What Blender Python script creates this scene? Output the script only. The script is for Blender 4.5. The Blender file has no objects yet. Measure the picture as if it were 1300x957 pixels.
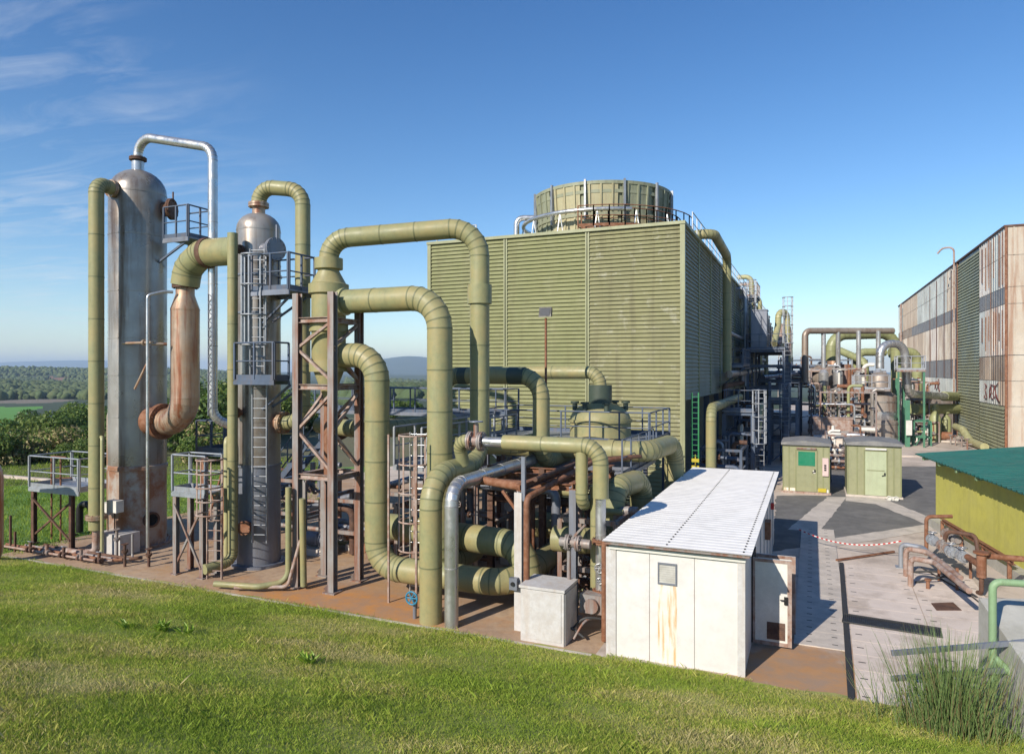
SUN_E, SKY_E, SKY_SAT, EXPO, HAZE, NBLADE = 5.0, .104, 1.2, .33, 1.35e-4, 440000
import bpy, math, random
import numpy as np
from mathutils import Vector, Matrix
R = math.radians
random.seed(11)
rng = np.random.default_rng(5)
SC = bpy.context.scene
COL = SC.collection
V = Vector
# ------------------------------------------------------------------ frame of reference
# x runs along the front of the cooling tower, y away down the yard, z up; the viewer stands at (0,0,6.2)
YAW = R(23.4); CY, SY = math.cos(YAW), math.sin(YAW)
F, EYE, HV = 880.0, 6.2, 471.0
def cam(lat, d, z): return V((lat*CY - d*SY, lat*SY + d*CY, z))
def at(u, v, d): return cam((u-650)/F*d, d, EYE-(v-HV)/F*d)
def gp(u, v, z=0.0):
    d = F*(EYE-z)/(v-HV); p = at(u, v, d); p.z = z; return p
def uv_of(p):
    lat = p[0]*CY + p[1]*SY; d = -p[0]*SY + p[1]*CY
    return 650+F*lat/d, HV+F*(EYE-p[2])/d, d

# ------------------------------------------------------------------ materials
def _n(nt, kind, **kw):
    n = nt.nodes.new(kind)
    for k, v in kw.items():
        if k in n.inputs: n.inputs[k].default_value = v
        else: setattr(n, k, v)
    return n
def rgba(c): return (c[0], c[1], c[2], 1)
def ramp(nt, a, b, src):
    m = _n(nt, 'ShaderNodeMapRange'); m.inputs['From Min'].default_value = a; m.inputs['From Max'].default_value = b
    nt.links.new(src, m.inputs['Value']); return m.outputs['Result']
def mixc(nt, fac, a, b):
    m = nt.nodes.new('ShaderNodeMix'); m.data_type = 'RGBA'
    for sock, v in ((m.inputs[0], fac), (m.inputs[6], a), (m.inputs[7], b)):
        if hasattr(v, 'is_output'): nt.links.new(v, sock)
        elif isinstance(v, (int, float)): sock.default_value = v
        else: sock.default_value = rgba(v)
    return m.outputs[2]
def noise(nt, scale, sc=(1, 1, 1), detail=5, rough=.6, off=(0, 0, 0)):
    g = nt.nodes.new('ShaderNodeNewGeometry'); mp = nt.nodes.new('ShaderNodeMapping')
    mp.inputs['Scale'].default_value = sc; mp.inputs['Location'].default_value = off
    nt.links.new(g.outputs['Position'], mp.inputs['Vector'])
    n = _n(nt, 'ShaderNodeTexNoise', Scale=scale, Detail=detail, Roughness=rough)
    nt.links.new(mp.outputs[0], n.inputs['Vector']); return n.outputs['Fac']
MATS = {}
def mk(name, col, rough=.6, metal=0.0, var=None, vs=.9, streak=None, sa=.5, ss=5.0, spot=None, sp=.5, sps=3.0,
       bump=.0, bs=40.0, rvar=.12, spec=.5, trans=0.0, lo=.42, hi=.62, slo=None):
    m = bpy.data.materials.new(name); m.use_nodes = True; nt = m.node_tree
    b = nt.nodes['Principled BSDF']
    b.inputs['Metallic'].default_value = metal; b.inputs['Specular IOR Level'].default_value = spec
    c = rgba(col)
    if var is None: var = tuple(x*.78 for x in col)
    c = mixc(nt, ramp(nt, .35, .68, noise(nt, vs)), col, var)
    fine = noise(nt, vs*9, detail=6, rough=.7)
    c = mixc(nt, ramp(nt, .45, .75, fine), c, tuple(x*.82 for x in col))
    if streak:
        s = noise(nt, ss, (1, 1, .07), detail=6, rough=.65)
        t = ramp(nt, .5 if slo is None else slo, .68 if slo is None else slo+.16, s)
        mm = _n(nt, 'ShaderNodeMath', operation='MULTIPLY'); nt.links.new(t, mm.inputs[0]); mm.inputs[1].default_value = sa
        c = mixc(nt, mm.outputs[0], c, streak)
    if spot:
        s = noise(nt, sps, detail=7, rough=.7, off=(3.1, 7.7, 1.3))
        t = ramp(nt, lo, hi, s)
        mm = _n(nt, 'ShaderNodeMath', operation='MULTIPLY'); nt.links.new(t, mm.inputs[0]); mm.inputs[1].default_value = sp
        c = mixc(nt, mm.outputs[0], c, spot)
    nt.links.new(c, b.inputs['Base Color'])
    rr = _n(nt, 'ShaderNodeMapRange'); rr.inputs['To Min'].default_value = max(.05, rough-rvar); rr.inputs['To Max'].default_value = min(1, rough+rvar)
    rr.inputs['From Min'].default_value = .35; rr.inputs['From Max'].default_value = .65
    nt.links.new(noise(nt, vs*2.3, detail=4), rr.inputs['Value']); nt.links.new(rr.outputs[0], b.inputs['Roughness'])
    if trans:
        b.inputs['Transmission Weight'].default_value = 0
        tr = nt.nodes.new('ShaderNodeBsdfTranslucent'); nt.links.new(c, tr.inputs['Color'])
        ms = nt.nodes.new('ShaderNodeMixShader'); ms.inputs[0].default_value = trans
        nt.links.new(b.outputs[0], ms.inputs[1]); nt.links.new(tr.outputs[0], ms.inputs[2])
        nt.links.new(ms.outputs[0], nt.nodes['Material Output'].inputs['Surface'])
    if bump:
        bp = _n(nt, 'ShaderNodeBump', Strength=bump, Distance=.02)
        nt.links.new(noise(nt, bs, detail=5), bp.inputs['Height']); nt.links.new(bp.outputs[0], b.inputs['Normal'])
    MATS[name] = m; return m
RUST = (.20, .075, .030); DRUST = (.10, .045, .026)
mk('sage', (.25, .257, .132), .5, var=(.275, .26, .125), vs=.8, streak=(.15, .145, .08), sa=.4, ss=4, spot=(.36, .275, .12), sp=.55, sps=1.1, bump=.35, bs=3.2, spec=.4)
mk('sage_seam', (.17, .175, .085), .6, vs=2)
mk('sage_far_seam', (.23, .235, .115), .6, vs=2)
mk('sage_pale_seam', (.2, .2, .1), .6, vs=2)
mk('sage_dark_seam', (.03, .04, .03), .6, vs=2)
mk('steel_bright_seam', (.42, .41, .4), .5, .5, vs=2)
mk('steel_seam', (.2, .19, .18), .5, .5, vs=2)
mk('sage_pale', (.36, .36, .19), .45, var=(.40, .35, .17), vs=.8, streak=(.17, .15, .08), sa=.6, bump=.1, bs=9)
mk('sage_far', (.29, .30, .14), .5, var=(.25, .27, .13), vs=.3, streak=(.14, .12, .06), sa=.5)
mk('sage_dark', (.055, .075, .055), .5, vs=1)
mk('louvre', (.232, .237, .118), .75, var=(.21, .217, .105), vs=.3, streak=(.17, .16, .085), sa=.45, ss=2.2, spot=(.33, .32, .20), sp=.3, sps=1.3, lo=.54, hi=.7, spec=.2)
mk('louvre_stained', (.245, .238, .125), .75, var=(.205, .20, .11), vs=.35, streak=(.15, .135, .08), sa=.6, ss=2.6, spot=(.40, .39, .30), sp=.6, sps=1.6, lo=.57, hi=.68, spec=.2)
mk('louvre_post', (.30, .31, .17), .5, vs=.5, streak=(.18, .17, .09), sa=.4)
mk('louvre_old', (.33, .34, .21), .6, var=(.28, .28, .18), vs=.2, streak=(.10, .10, .06), sa=.5)
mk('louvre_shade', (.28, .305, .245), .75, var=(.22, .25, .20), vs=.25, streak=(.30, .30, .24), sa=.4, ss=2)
mk('steel', (.40, .385, .365), .34, .45, var=(.24, .195, .155), vs=.45, streak=(.12, .07, .042), sa=.9, ss=2.2, bump=.08, bs=3)
mk('steel_bright', (.62, .62, .61), .34, .8, var=(.5, .5, .5), vs=1.2, streak=(.33, .27, .22), sa=.4, ss=6, bump=.06, bs=6)
mk('steel_rusty', (.45, .36, .28), .4, .4, var=(.38, .215, .115), vs=.7, streak=(.25, .075, .03), sa=.95, ss=3.6, bump=.1, bs=8, slo=.49)
mk('steel_light', (.60, .60, .60), .3, .6, var=(.46, .45, .44), vs=.5, streak=(.2, .17, .14), sa=.6, ss=3, bump=.06, bs=3)
mk('steel_brown', (.34, .30, .26), .5, .3, var=(.25, .19, .145), vs=.5, streak=(.17, .085, .05), sa=.7, ss=3.0)
mk('skirt', (.40, .375, .35), .6, .1, var=(.32, .26, .21), vs=.9, streak=(.30, .14, .06), sa=.9, ss=2.2, spot=(.25, .10, .04), sp=.85, sps=1.0, lo=.46, hi=.58, bump=.1, bs=10)
mk('steel_dark', (.23, .25, .30), .45, .35, var=(.18, .19, .22), vs=.6, streak=(.15, .13, .12), sa=.6, ss=4)
mk('galv', (.36, .385, .42), .5, .45, vs=2, streak=(.22, .17, .13), sa=.45, ss=9)
mk('blue_steel', (.085, .115, .17), .5, .15, vs=1, streak=(.16, .11, .08), sa=.5, ss=6)
mk('grey_steel', (.28, .27, .265), .55, .2, var=(.24, .19, .16), vs=1.4, streak=(.22, .09, .05), sa=.9, ss=5, slo=.46)
mk('rust', RUST, .8, 0, var=(.13, .055, .03), vs=2, spot=(.30, .16, .10), sp=.6, sps=6, bump=.3, bs=40)
mk('rust_pale', (.34, .24, .19), .75, 0, var=(.22, .10, .06), vs=1.8, streak=(.16, .06, .03), sa=.85, ss=9, spot=(.42, .38, .35), sp=.6, sps=4, bump=.2, bs=40)
mk('rust_dark', DRUST, .8, 0, var=(.06, .035, .028), vs=2.0, spot=(.17, .09, .055), sp=.6, sps=5, bump=.25, bs=40)
mk('white_panel', (.655, .63, .60), .5, var=(.61, .58, .55), vs=.35, streak=(.62, .58, .52), sa=.35, ss=4)
mk('white_roof', (.86, .83, .78), .6, var=(.82, .79, .74), vs=.25, spot=(.66, .62, .56), sp=.3, sps=1.6, lo=.5, hi=.7)
mk('rust_stain', (.72, .68, .61), .6, var=(.66, .58, .46), vs=3, streak=(.52, .30, .10), sa=.85, ss=15, slo=.47)
mk('cabinet', (.54, .53, .52), .6, var=(.48, .46, .44), vs=2, spot=(.40, .36, .32), sp=.5, sps=6, streak=(.42, .30, .2), sa=.4, ss=6, bump=.2, bs=30)
mk('cream', (.70, .68, .62), .55, vs=2)
mk('kiosk', (.27, .275, .15), .55, var=(.25, .255, .145), vs=.6, streak=(.17, .15, .07), sa=.22)
mk('kiosk_door', (.42, .47, .30), .5, vs=.7, streak=(.3, .3, .2), sa=.4)
mk('kiosk_trim', (.235, .245, .12), .5, vs=1)
mk('teal_panel', (.012, .20, .10), .4, vs=1)
mk('roof_grey', (.19, .19, .19), .8, vs=1.2, spot=(.28, .27, .25), sp=.6, sps=2)
mk('yellow_wall', (.56, .52, .105), .75, var=(.53, .50, .11), vs=.4, streak=(.33, .31, .08), sa=.4, ss=1.8, spot=(.46, .43, .14), sp=.4, sps=1.1, bump=.1, bs=14)
mk('teal_roof', (.010, .105, .085), .5, var=(.016, .085, .07), vs=.6, streak=(.03, .07, .06), sa=.5)
mk('concrete', (.60, .505, .425), .85, var=(.47, .40, .34), vs=.22, spot=(.30, .245, .20), sp=.65, sps=.9, lo=.48, hi=.62, bump=.15, bs=25)
mk('concrete_strip', (.60, .53, .46), .85, var=(.50, .44, .38), vs=.5, spot=(.30, .27, .24), sp=.5, sps=1.5, bump=.15, bs=25)
mk('concrete_pale', (.69, .585, .50), .85, var=(.56, .48, .42), vs=.35, spot=(.36, .29, .23), sp=.65, sps=.8, lo=.5, hi=.64, bump=.15, bs=25)
mk('wall_grey', (.45, .44, .40), .85, var=(.36, .35, .31), vs=.8, spot=(.25, .24, .2), sp=.5, sps=2, bump=.25, bs=20)
mk('pad', (.33, .22, .145), .9, var=(.46, .33, .215), vs=.45, spot=(.40, .22, .09), sp=.7, sps=.5, lo=.5, hi=.66, bump=.25, bs=16)
mk('pad_rust', (.42, .19, .055), .9, var=(.33, .16, .07), vs=.8, spot=(.40, .29, .2), sp=.7, sps=1.0, bump=.2, bs=16)
mk('asphalt', (.16, .153, .145), .9, var=(.20, .19, .175), vs=.35, spot=(.085, .083, .08), sp=.6, sps=1.1, bump=.5, bs=60)
mk('slot', (.035, .035, .035), .8)
mk('black', (.012, .012, .013), .5)
mk('graffiti', (.16, .03, .025), .6)
mk('dark_opening', (.010, .010, .010), .9)
mk('grate', (.055, .055, .055), .6, .3, vs=5)
mk('rubber_red', (.55, .03, .025), .5); mk('tape_white', (.75, .72, .7), .5)
mk('pink_box', (.62, .47, .44), .5); mk('blue_wheel', (.03, .22, .36), .45)
mk('yellow_paint', (.50, .40, .03), .5); mk('valve_green', (.02, .20, .07), .45, vs=3)
mk('green_paint', (.055, .19, .11), .45, vs=2, streak=(.08, .1, .06), sa=.4)
mk('rail_green', (.23, .35, .19), .5, vs=2, streak=(.12, .15, .08), sa=.5, ss=6)
mk('lamp_glass', (.10, .105, .115), .6, 0, spec=.1)
mk('sheet_white', (.68, .655, .61), .6, var=(.50, .42, .35), vs=.25, streak=(.22, .085, .045), sa=.75, ss=1.7, slo=.52)
mk('sheet_sun_dimmed', (.50, .45, .37), .65, var=(.42, .35, .27), vs=.4, streak=(.27, .13, .07), sa=.75, ss=2.2, slo=.5)  # cream sheeting darkened in its colour to hold down sun glare on the front
mk('sheet_blue', (.55, .585, .565), .6, var=(.36, .38, .36), vs=.3, streak=(.22, .10, .06), sa=.6, ss=1.6, slo=.53)
mk('sheet_tan', (.50, .43, .35), .65, var=(.42, .34, .26), vs=.3, streak=(.16, .07, .04), sa=.6, ss=1.7)
mk('sheet_cream', (.66, .61, .53), .6, var=(.46, .38, .28), vs=.3, streak=(.26, .12, .06), sa=.7, ss=1.8, slo=.5)
mk('sheet_brown', (.29, .25, .21), .7, var=(.14, .09, .06), vs=.4, streak=(.28, .2, .15), sa=.5, ss=2)
mk('strip_grey', (.15, .165, .19), .6, var=(.21, .21, .215), vs=.5, streak=(.26, .22, .18), sa=.6, ss=1.6)
mk('fan_green', (.27, .28, .19), .65, var=(.22, .235, .155), vs=.6, streak=(.11, .10, .06), sa=.5)
mk('fan_yellow', (.40, .365, .22), .65, var=(.33, .305, .18), vs=.6, streak=(.25, .18, .1), sa=.5)
mk('hose_dark', (.05, .05, .05), .6)
mk('grass_soil', (.29, .33, .07), .95, var=(.38, .34, .12), vs=.55, spot=(.17, .21, .04), sp=.6, sps=2.2, bump=.6, bs=35)
mk('lawn', (.12, .25, .035), .95, var=(.17, .24, .055), vs=.15, spot=(.06, .12, .02), sp=.5, sps=1.2, bump=.5, bs=8)
mk('scrub', (.15, .13, .07), .95, var=(.08, .10, .035), vs=.09, bump=.4, bs=3)
mk('wood_floor', (.035, .055, .022), .95, var=(.05, .07, .03), vs=.01)
mk('green_field', (.10, .28, .03), .95, var=(.09, .22, .03), vs=.01)
mk('red_field', (.24, .11, .065), .95, var=(.20, .12, .075), vs=.01)
mk('tan_field', (.22, .17, .125), .95, var=(.16, .14, .09), vs=.01)
mk('far_hill', (.05, .075, .035), .95, var=(.07, .085, .04), vs=.003)
for i, c in enumerate([(.30, .41, .055), (.41, .49, .08), (.54, .52, .14), (.64, .56, .27), (.17, .27, .035)]):
    mk('blade%d' % i, c, .55, var=tuple(x*.75 for x in c), vs=.7, trans=.35, spec=.2)
for i, c in enumerate([(.060, .105, .02), (.085, .135, .026), (.12, .155, .035), (.04, .075, .017)]):
    mk('leaf%d' % i, tuple(x*1.6 for x in c), .5, var=tuple(x*1.1 for x in c), vs=.5, trans=.3, spec=.3)
mk('broom', (.27, .38, .13), .55, var=(.19, .29, .085), vs=2, trans=.2)
mk('weed', (.32, .46, .05), .5, var=(.14, .25, .025), vs=3, trans=.35)
mk('dry_leaf', (.38, .31, .14), .7, vs=2, trans=.25)
mk('bark', (.09, .065, .045), .9, vs=3, bump=.5, bs=20)
mk('far_wood', (.065, .10, .035), .9, var=(.085, .11, .04), vs=.02)
mk('far_wood2', (.095, .115, .04), .9, var=(.06, .09, .033), vs=.02)

# ------------------------------------------------------------------ mesh builder
Z = V((0, 0, 1))
def frame_of(t):
    t = t.normalized(); a = V((0, 0, 1)) if abs(t.z) < .95 else V((1, 0, 0))
    x = a.cross(t).normalized(); return x, t.cross(x).normalized()
class MB:
    def __init__(s): s.v = []; s.f = []; s.sm = []; s.mi = []; s.cur = 0
    def add(s, vs, fs, smooth=False):
        o = len(s.v); s.v += [tuple(p) for p in vs]
        for f in fs: s.f.append(tuple(i+o for i in f)); s.sm.append(smooth); s.mi.append(s.cur)
        return s
    def box(s, a, b):
        x0, y0, z0 = a; x1, y1, z1 = b
        x0, x1 = min(x0, x1), max(x0, x1); y0, y1 = min(y0, y1), max(y0, y1); z0, z1 = min(z0, z1), max(z0, z1)
        return s.add([(x0,y0,z0),(x1,y0,z0),(x1,y1,z0),(x0,y1,z0),(x0,y0,z1),(x1,y0,z1),(x1,y1,z1),(x0,y1,z1)],
              [(0,3,2,1),(4,5,6,7),(0,1,5,4),(1,2,6,5),(2,3,7,6),(3,0,4,7)])
    def hexa(s, b, t):   # bottom quad, top quad (counter-clockwise from above)
        return s.add(list(b)+list(t), [(0,3,2,1),(4,5,6,7),(0,1,5,4),(1,2,6,5),(2,3,7,6),(3,0,4,7)])
    def bar(s, p0, p1, w, h=None, up=None):
        p0, p1 = V(p0), V(p1); h = h or w; t = (p1-p0)
        if t.length < 1e-6: return s
        t.normalize(); u = V(up) if up else (Z if abs(t.z) < .95 else V((0, 1, 0)))
        x = t.cross(u).normalized(); y = x.cross(t).normalized()
        q = [x*(-w/2)+y*(-h/2), x*(w/2)+y*(-h/2), x*(w/2)+y*(h/2), x*(-w/2)+y*(h/2)]
        return s.add([p0+a for a in q]+[p1+a for a in q], [(0,1,2,3),(7,6,5,4),(0,4,5,1),(1,5,6,2),(2,6,7,3),(3,7,4,0)])
    def hbeam(s, p0, p1, w, up=None):   # an I section: web and two flanges
        p0, p1 = V(p0), V(p1); t = (p1-p0).normalized(); u = V(up) if up else (Z if abs(t.z) < .95 else V((0, 1, 0)))
        x = t.cross(u).normalized(); y = x.cross(t).normalized(); th = w*.11
        s.bar(p0, p1, th, w-2*th, up=y)
        for k in (-1, 1): s.bar(p0+y*k*(w-th)/2, p1+y*k*(w-th)/2, w, th, up=y)
        return s
    def cyl(s, p0, p1, r, r2=None, n=16, caps=True):
        p0, p1 = V(p0), V(p1); r2 = r if r2 is None else r2; x, y = frame_of(p1-p0)
        d = [x*math.cos(2*math.pi*i/n)+y*math.sin(2*math.pi*i/n) for i in range(n)]
        s.add([p0+a*r for a in d]+[p1+a*r2 for a in d], [(i, (i+1) % n, n+(i+1) % n, n+i) for i in range(n)], True)
        if caps:
            s.add([p0+a*r for a in d], [tuple(range(n-1, -1, -1))]); s.add([p1+a*r2 for a in d], [tuple(range(n))])
        return s
    def lathe(s, prof, org, n=32, axis=(0, 0, 1), a0=0, a1=2*math.pi):
        ax = V(axis).normalized(); x, y = frame_of(ax); org = V(org)
        full = abs(a1-a0-2*math.pi) < 1e-6; m = n if full else n+1
        ang = [a0+(a1-a0)*i/n for i in range(m)]
        ring = lambda r, h: [org+ax*h+(x*math.cos(a)+y*math.sin(a))*max(r, 1e-4) for a in ang]
        groups = [[prof[0]]]
        for i in range(1, len(prof)):
            groups[-1].append(prof[i])
            if i < len(prof)-1:
                d0 = V((prof[i][0]-prof[i-1][0], prof[i][1]-prof[i-1][1])); d1 = V((prof[i+1][0]-prof[i][0], prof[i+1][1]-prof[i][1]))
                if d0.length > 1e-9 and d1.length > 1e-9 and d0.angle(d1) > R(32): groups.append([prof[i]])
        for g in groups:
            vs = []
            for (r, h) in g: vs += ring(r, h)
            fs = []
            for k in range(len(g)-1):
                for i in range(n):
                    j = (i+1) % m; fs.append((k*m+i, k*m+j, (k+1)*m+j, (k+1)*m+i))
            s.add(vs, fs, True)
        return s
    def sweep(s, pts, r, n=12, split=False, closed=False, caps=True):
        pts = [V(p) for p in pts]; m = len(pts)
        rr = r if isinstance(r, (list, tuple)) else [r]*m
        tang = []
        for i in range(m):
            a = pts[(i-1) % m] if (i > 0 or closed) else pts[i]; b = pts[(i+1) % m] if (i < m-1 or closed) else pts[i]
            tang.append((b-a).normalized())
        x, y = frame_of(tang[0]); rings = []
        for i in range(m):
            if i:
                q = tang[i-1].rotation_difference(tang[i]); x = q @ x
                x = (x-tang[i]*x.dot(tang[i])).normalized()
            y = tang[i].cross(x)
            rings.append([pts[i]+(x*math.cos(2*math.pi*k/n)+y*math.sin(2*math.pi*k/n))*rr[i] for k in range(n)])
        last = m if closed else m-1
        if split:
            for i in range(last):
                s.add(rings[i]+rings[(i+1) % m], [(k, (k+1) % n, n+(k+1) % n, n+k) for k in range(n)], True)
        else:
            vs = [p for rg in rings for p in rg]
            s.add(vs, [(i*n+k, i*n+(k+1) % n, ((i+1) % m)*n+(k+1) % n, ((i+1) % m)*n+k) for i in range(last) for k in range(n)], True)
        if caps and not closed:
            s.add(rings[0], [tuple(range(n-1, -1, -1))]); s.add(rings[-1], [tuple(range(n))])
        return s
    def hoop(s, c, axis, rad, r, n=28, m=6, a0=0, a1=2*math.pi):
        ax = V(axis).normalized(); x, y = frame_of(ax); full = abs(a1-a0-2*math.pi) < 1e-6
        k = n if full else n+1
        return s.sweep([V(c)+(x*math.cos(a0+(a1-a0)*i/n)+y*math.sin(a0+(a1-a0)*i/n))*rad for i in range(k)], r, m, closed=full)
    def poly(s, pts): return s.add(pts, [tuple(range(len(pts)))])
    def prism(s, pts, z0, z1):
        n = len(pts); a = [(p[0], p[1], z0) for p in pts]; b = [(p[0], p[1], z1) for p in pts]
        return s.add(a+b, [tuple(range(n-1, -1, -1)), tuple(range(n, 2*n))]+[(i, (i+1) % n, n+(i+1) % n, n+i) for i in range(n)])
    def pipe(s, pts, r, bend=None, n=24, seg=6, band=1.1, clad=True):
        """a pipe along corner points: rounded elbows made of mitred segments, with raised lap seams when clad"""
        pts = [V(p) for p in pts]; bend = bend or r*2.6
        line = [(pts[0], 0)]
        for i in range(1, len(pts)-1):
            a, b, c = pts[i-1], pts[i], pts[i+1]
            d0 = (b-a).normalized(); d1 = (c-b).normalized(); th = d0.angle(d1)
            if th < .02: line.append((b, 1)); continue
            la = (b-a).length*(.5 if i > 1 else .98); lb = (c-b).length*(.5 if i < len(pts)-2 else .98)
            t = min(bend*math.tan(th/2), la, lb); rad = t/math.tan(th/2)
            nrm = (d1-d0).normalized(); cen = b+nrm*(rad/math.cos(th/2))
            ns = max(2, round(seg*th/(math.pi/2))); ax = d0.cross(d1).normalized()
            st = b-d0*t
            for k in range(ns+1):
                line.append((cen+Matrix.Rotation(th*k/ns, 3, ax) @ (st-cen), 1 if k in (0, ns) else 2))
        line.append((pts[-1], 0))
        full = [line[0]]
        for i in range(1, len(line)):
            a, b = full[-1][0], line[i][0]; L = (b-a).length
            if L < 1e-4: continue
            if clad and L > band*1.35:
                k = int(round(L/band))
                for j in range(1, k): full.append((a.lerp(b, j/k), 1))
            full.append(line[i])
        P = [p for p, _ in full]
        s.sweep(P, r, n, split=clad)
        if clad:
            s.cur = 1
            for i in range(1, len(P)-1):
                t = (P[i+1]-P[i-1]).normalized(); w = .012+r*.02; e = .003+r*.010
                s.lathe([(r-.002, -w), (r+e, -w), (r+e, w), (r-.002, w)], P[i], n, t)
            s.cur = 0
        return s
    def flange(s, c, axis, r, th=.09, bolts=10, n=24):
        c = V(c); ax = V(axis).normalized()
        s.cyl(c-ax*th, c-ax*.006, r, n=n); s.cyl(c+ax*.006, c+ax*th, r, n=n)
        x, y = frame_of(ax)
        for i in range(bolts):
            a = 2*math.pi*i/bolts; p = c+(x*math.cos(a)+y*math.sin(a))*r*.86
            s.cyl(p-ax*(th+.03), p+ax*(th+.03), max(.012, r*.05), n=6)
        return s
    def rail(s, pts, h=1.1, gap=1.2, r=.028, toe=True, closed=False, mids=(.5,)):
        pts = [V(p) for p in pts]; segs = list(zip(pts, pts[1:]+([pts[0]] if closed else [])))
        if not closed: segs = segs[:len(pts)-1]
        up = V((0, 0, h))
        for a, b in segs:
            L = (b-a).length; k = max(1, round(L/gap)); d = (b-a).normalized()
            for j in range(k+1):
                p = a.lerp(b, j/k); s.bar(p, p+up, r*1.9, r*1.9)
            s.cyl(a+up, b+up, r, n=8)
            for mm in mids: s.cyl(a+up*mm, b+up*mm, r*.8, n=6)
            if toe: s.bar(a+Z*.07, b+Z*.07, .012, .14)
        return s
    def ladder(s, base, z1, out, w=.45, r=.02, step=.3):
        """two stringers and rungs; out = horizontal direction the climber's back faces"""
        base = V(base); out = V(out).normalized(); side = out.cross(Z).normalized()
        for k in (-1, 1): s.bar(base+side*k*w/2, V((base.x, base.y, z1))+side*k*w/2, .03, .06)
        z = base.z+.25
        while z < z1:
            p = V((base.x, base.y, z)); s.cyl(p-side*w/2, p+side*w/2, r*.8, n=6); z += step
        return s
    def cage(s, base, z1, out, rad=.36, gap=.8, straps=5):
        base = V(base); out = V(out).normalized(); side = out.cross(Z).normalized()
        z0 = base.z; k = max(1, round((z1-z0)/gap)); cen = base+out*.3
        for j in range(k+1):
            zz = z0+(z1-z0)*j/k; c = V((cen.x, cen.y, zz))
            s.sweep([c+(out*math.cos(a)+side*math.sin(a))*rad for a in [R(-145+290*i/16) for i in range(17)]], .026, 6)
        for i in range(straps):
            a = R(-110+220*i/(straps-1)); q = (out*math.cos(a)+side*math.sin(a))*(rad-.004)
            s.bar(V((cen.x, cen.y, z0))+q, V((cen.x, cen.y, z1))+q, .045, .014)
        return s
    def wheel(s, c, axis, rad, r=.018):
        s.hoop(c, axis, rad, r, 18, 6); x, y = frame_of(V(axis))
        for i in range(3):
            q = x*math.cos(i*math.pi/3)+y*math.sin(i*math.pi/3); s.cyl(V(c)-q*rad, V(c)+q*rad, r*.7, n=6)
        return s
    def centre(s):
        a = np.array(s.v); lo, hi = a.min(0), a.max(0); return V(((lo[0]+hi[0])/2, (lo[1]+hi[1])/2, lo[2]))
    def build(s, name, mat, parent=None, loc=None):
        org = ORG[parent.name] if parent else (V(loc) if loc is not None else s.centre())
        me = bpy.data.meshes.new(name)
        me.from_pydata([(p[0]-org.x, p[1]-org.y, p[2]-org.z) for p in s.v], [], s.f)
        if s.mi and max(s.mi) == 1 and isinstance(mat, str): mat = [mat, mat+'_seam' if mat+'_seam' in MATS else mat]
        for m in (mat if isinstance(mat, (list, tuple)) else [mat]): me.materials.append(MATS[m])
        me.polygons.foreach_set('use_smooth', s.sm); me.polygons.foreach_set('material_index', s.mi); me.update()
        o = bpy.data.objects.new(name, me); COL.objects.link(o); ORG[o.name] = org
        if parent: o.parent = parent
        else: o.location = org
        return o
ORG = {}
def tag(o, label, cat, group=None, kind=None):
    o['label'] = label; o['category'] = cat
    if group: o['group'] = group
    if kind: o['kind'] = kind
    return o
def thing(name, label, cat, loc, group=None):
    o = bpy.data.objects.new(name, None); COL.objects.link(o); o.location = loc; o.empty_display_size = .2
    ORG[o.name] = V(loc); return tag(o, label, cat, group)
def solo(mb, name, mat, label, cat, group=None, kind=None): return tag(mb.build(name, mat), label, cat, group, kind)
def struct(mb, name, mat):
    o = mb.build(name, mat, loc=(0, 0, 0)); o['kind'] = 'structure'; return o
def dup(root, loc, label=None, group=None, rz=None, scale=None):
    r = root.copy(); COL.objects.link(r); r.location = loc; ORG[r.name] = V(loc)
    if label: r['label'] = label
    if group: r['group'] = group
    if rz is not None: r.rotation_euler = (0, 0, rz)
    if scale is not None: r.scale = scale
    for ch in [c for c in KIDS(root)]:
        c = ch.copy(); COL.objects.link(c); c.parent = r
        for g in KIDS(ch):
            d = g.copy(); COL.objects.link(d); d.parent = c
    return r
def KIDS(o): return [c for c in COL.objects if c.parent == o]
def cpipe(name, label, pts, r, mat='sage', bend=None, n=24, seg=6, band=1.1, clad=True, flanges=(), fmat='steel_rusty',
          sleeves=(), cat='pipe', group=None):
    """a pipe run as one thing; flanges = (point, axis, radius, half thickness); sleeves = (p0, p1, radius, material)"""
    m = MB().pipe(pts, r, bend, n, seg, band, clad)
    if not flanges and not sleeves: return solo(m, name, mat, label, cat, group)
    b = V(pts[-1]); t = thing(name, label, cat, (b.x, b.y, min(p[2] for p in pts)), group)
    m.build('cladding' if clad else 'tube', mat, t)
    for p, ax, fr, th in flanges: MB().flange(p, ax, fr, th, 12 if fr > .2 else 6, n).build('flange', fmat, t)
    for p0, p1, rr, sm in sleeves:
        a, b2 = V(p0), V(p1); L = (b2-a).length
        MB().lathe([(rr*.8, 0), (rr, .004), (rr, L-.004), (rr*.8, L)], a, n, b2-a).build('sleeve', sm, t)
    return t
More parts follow.
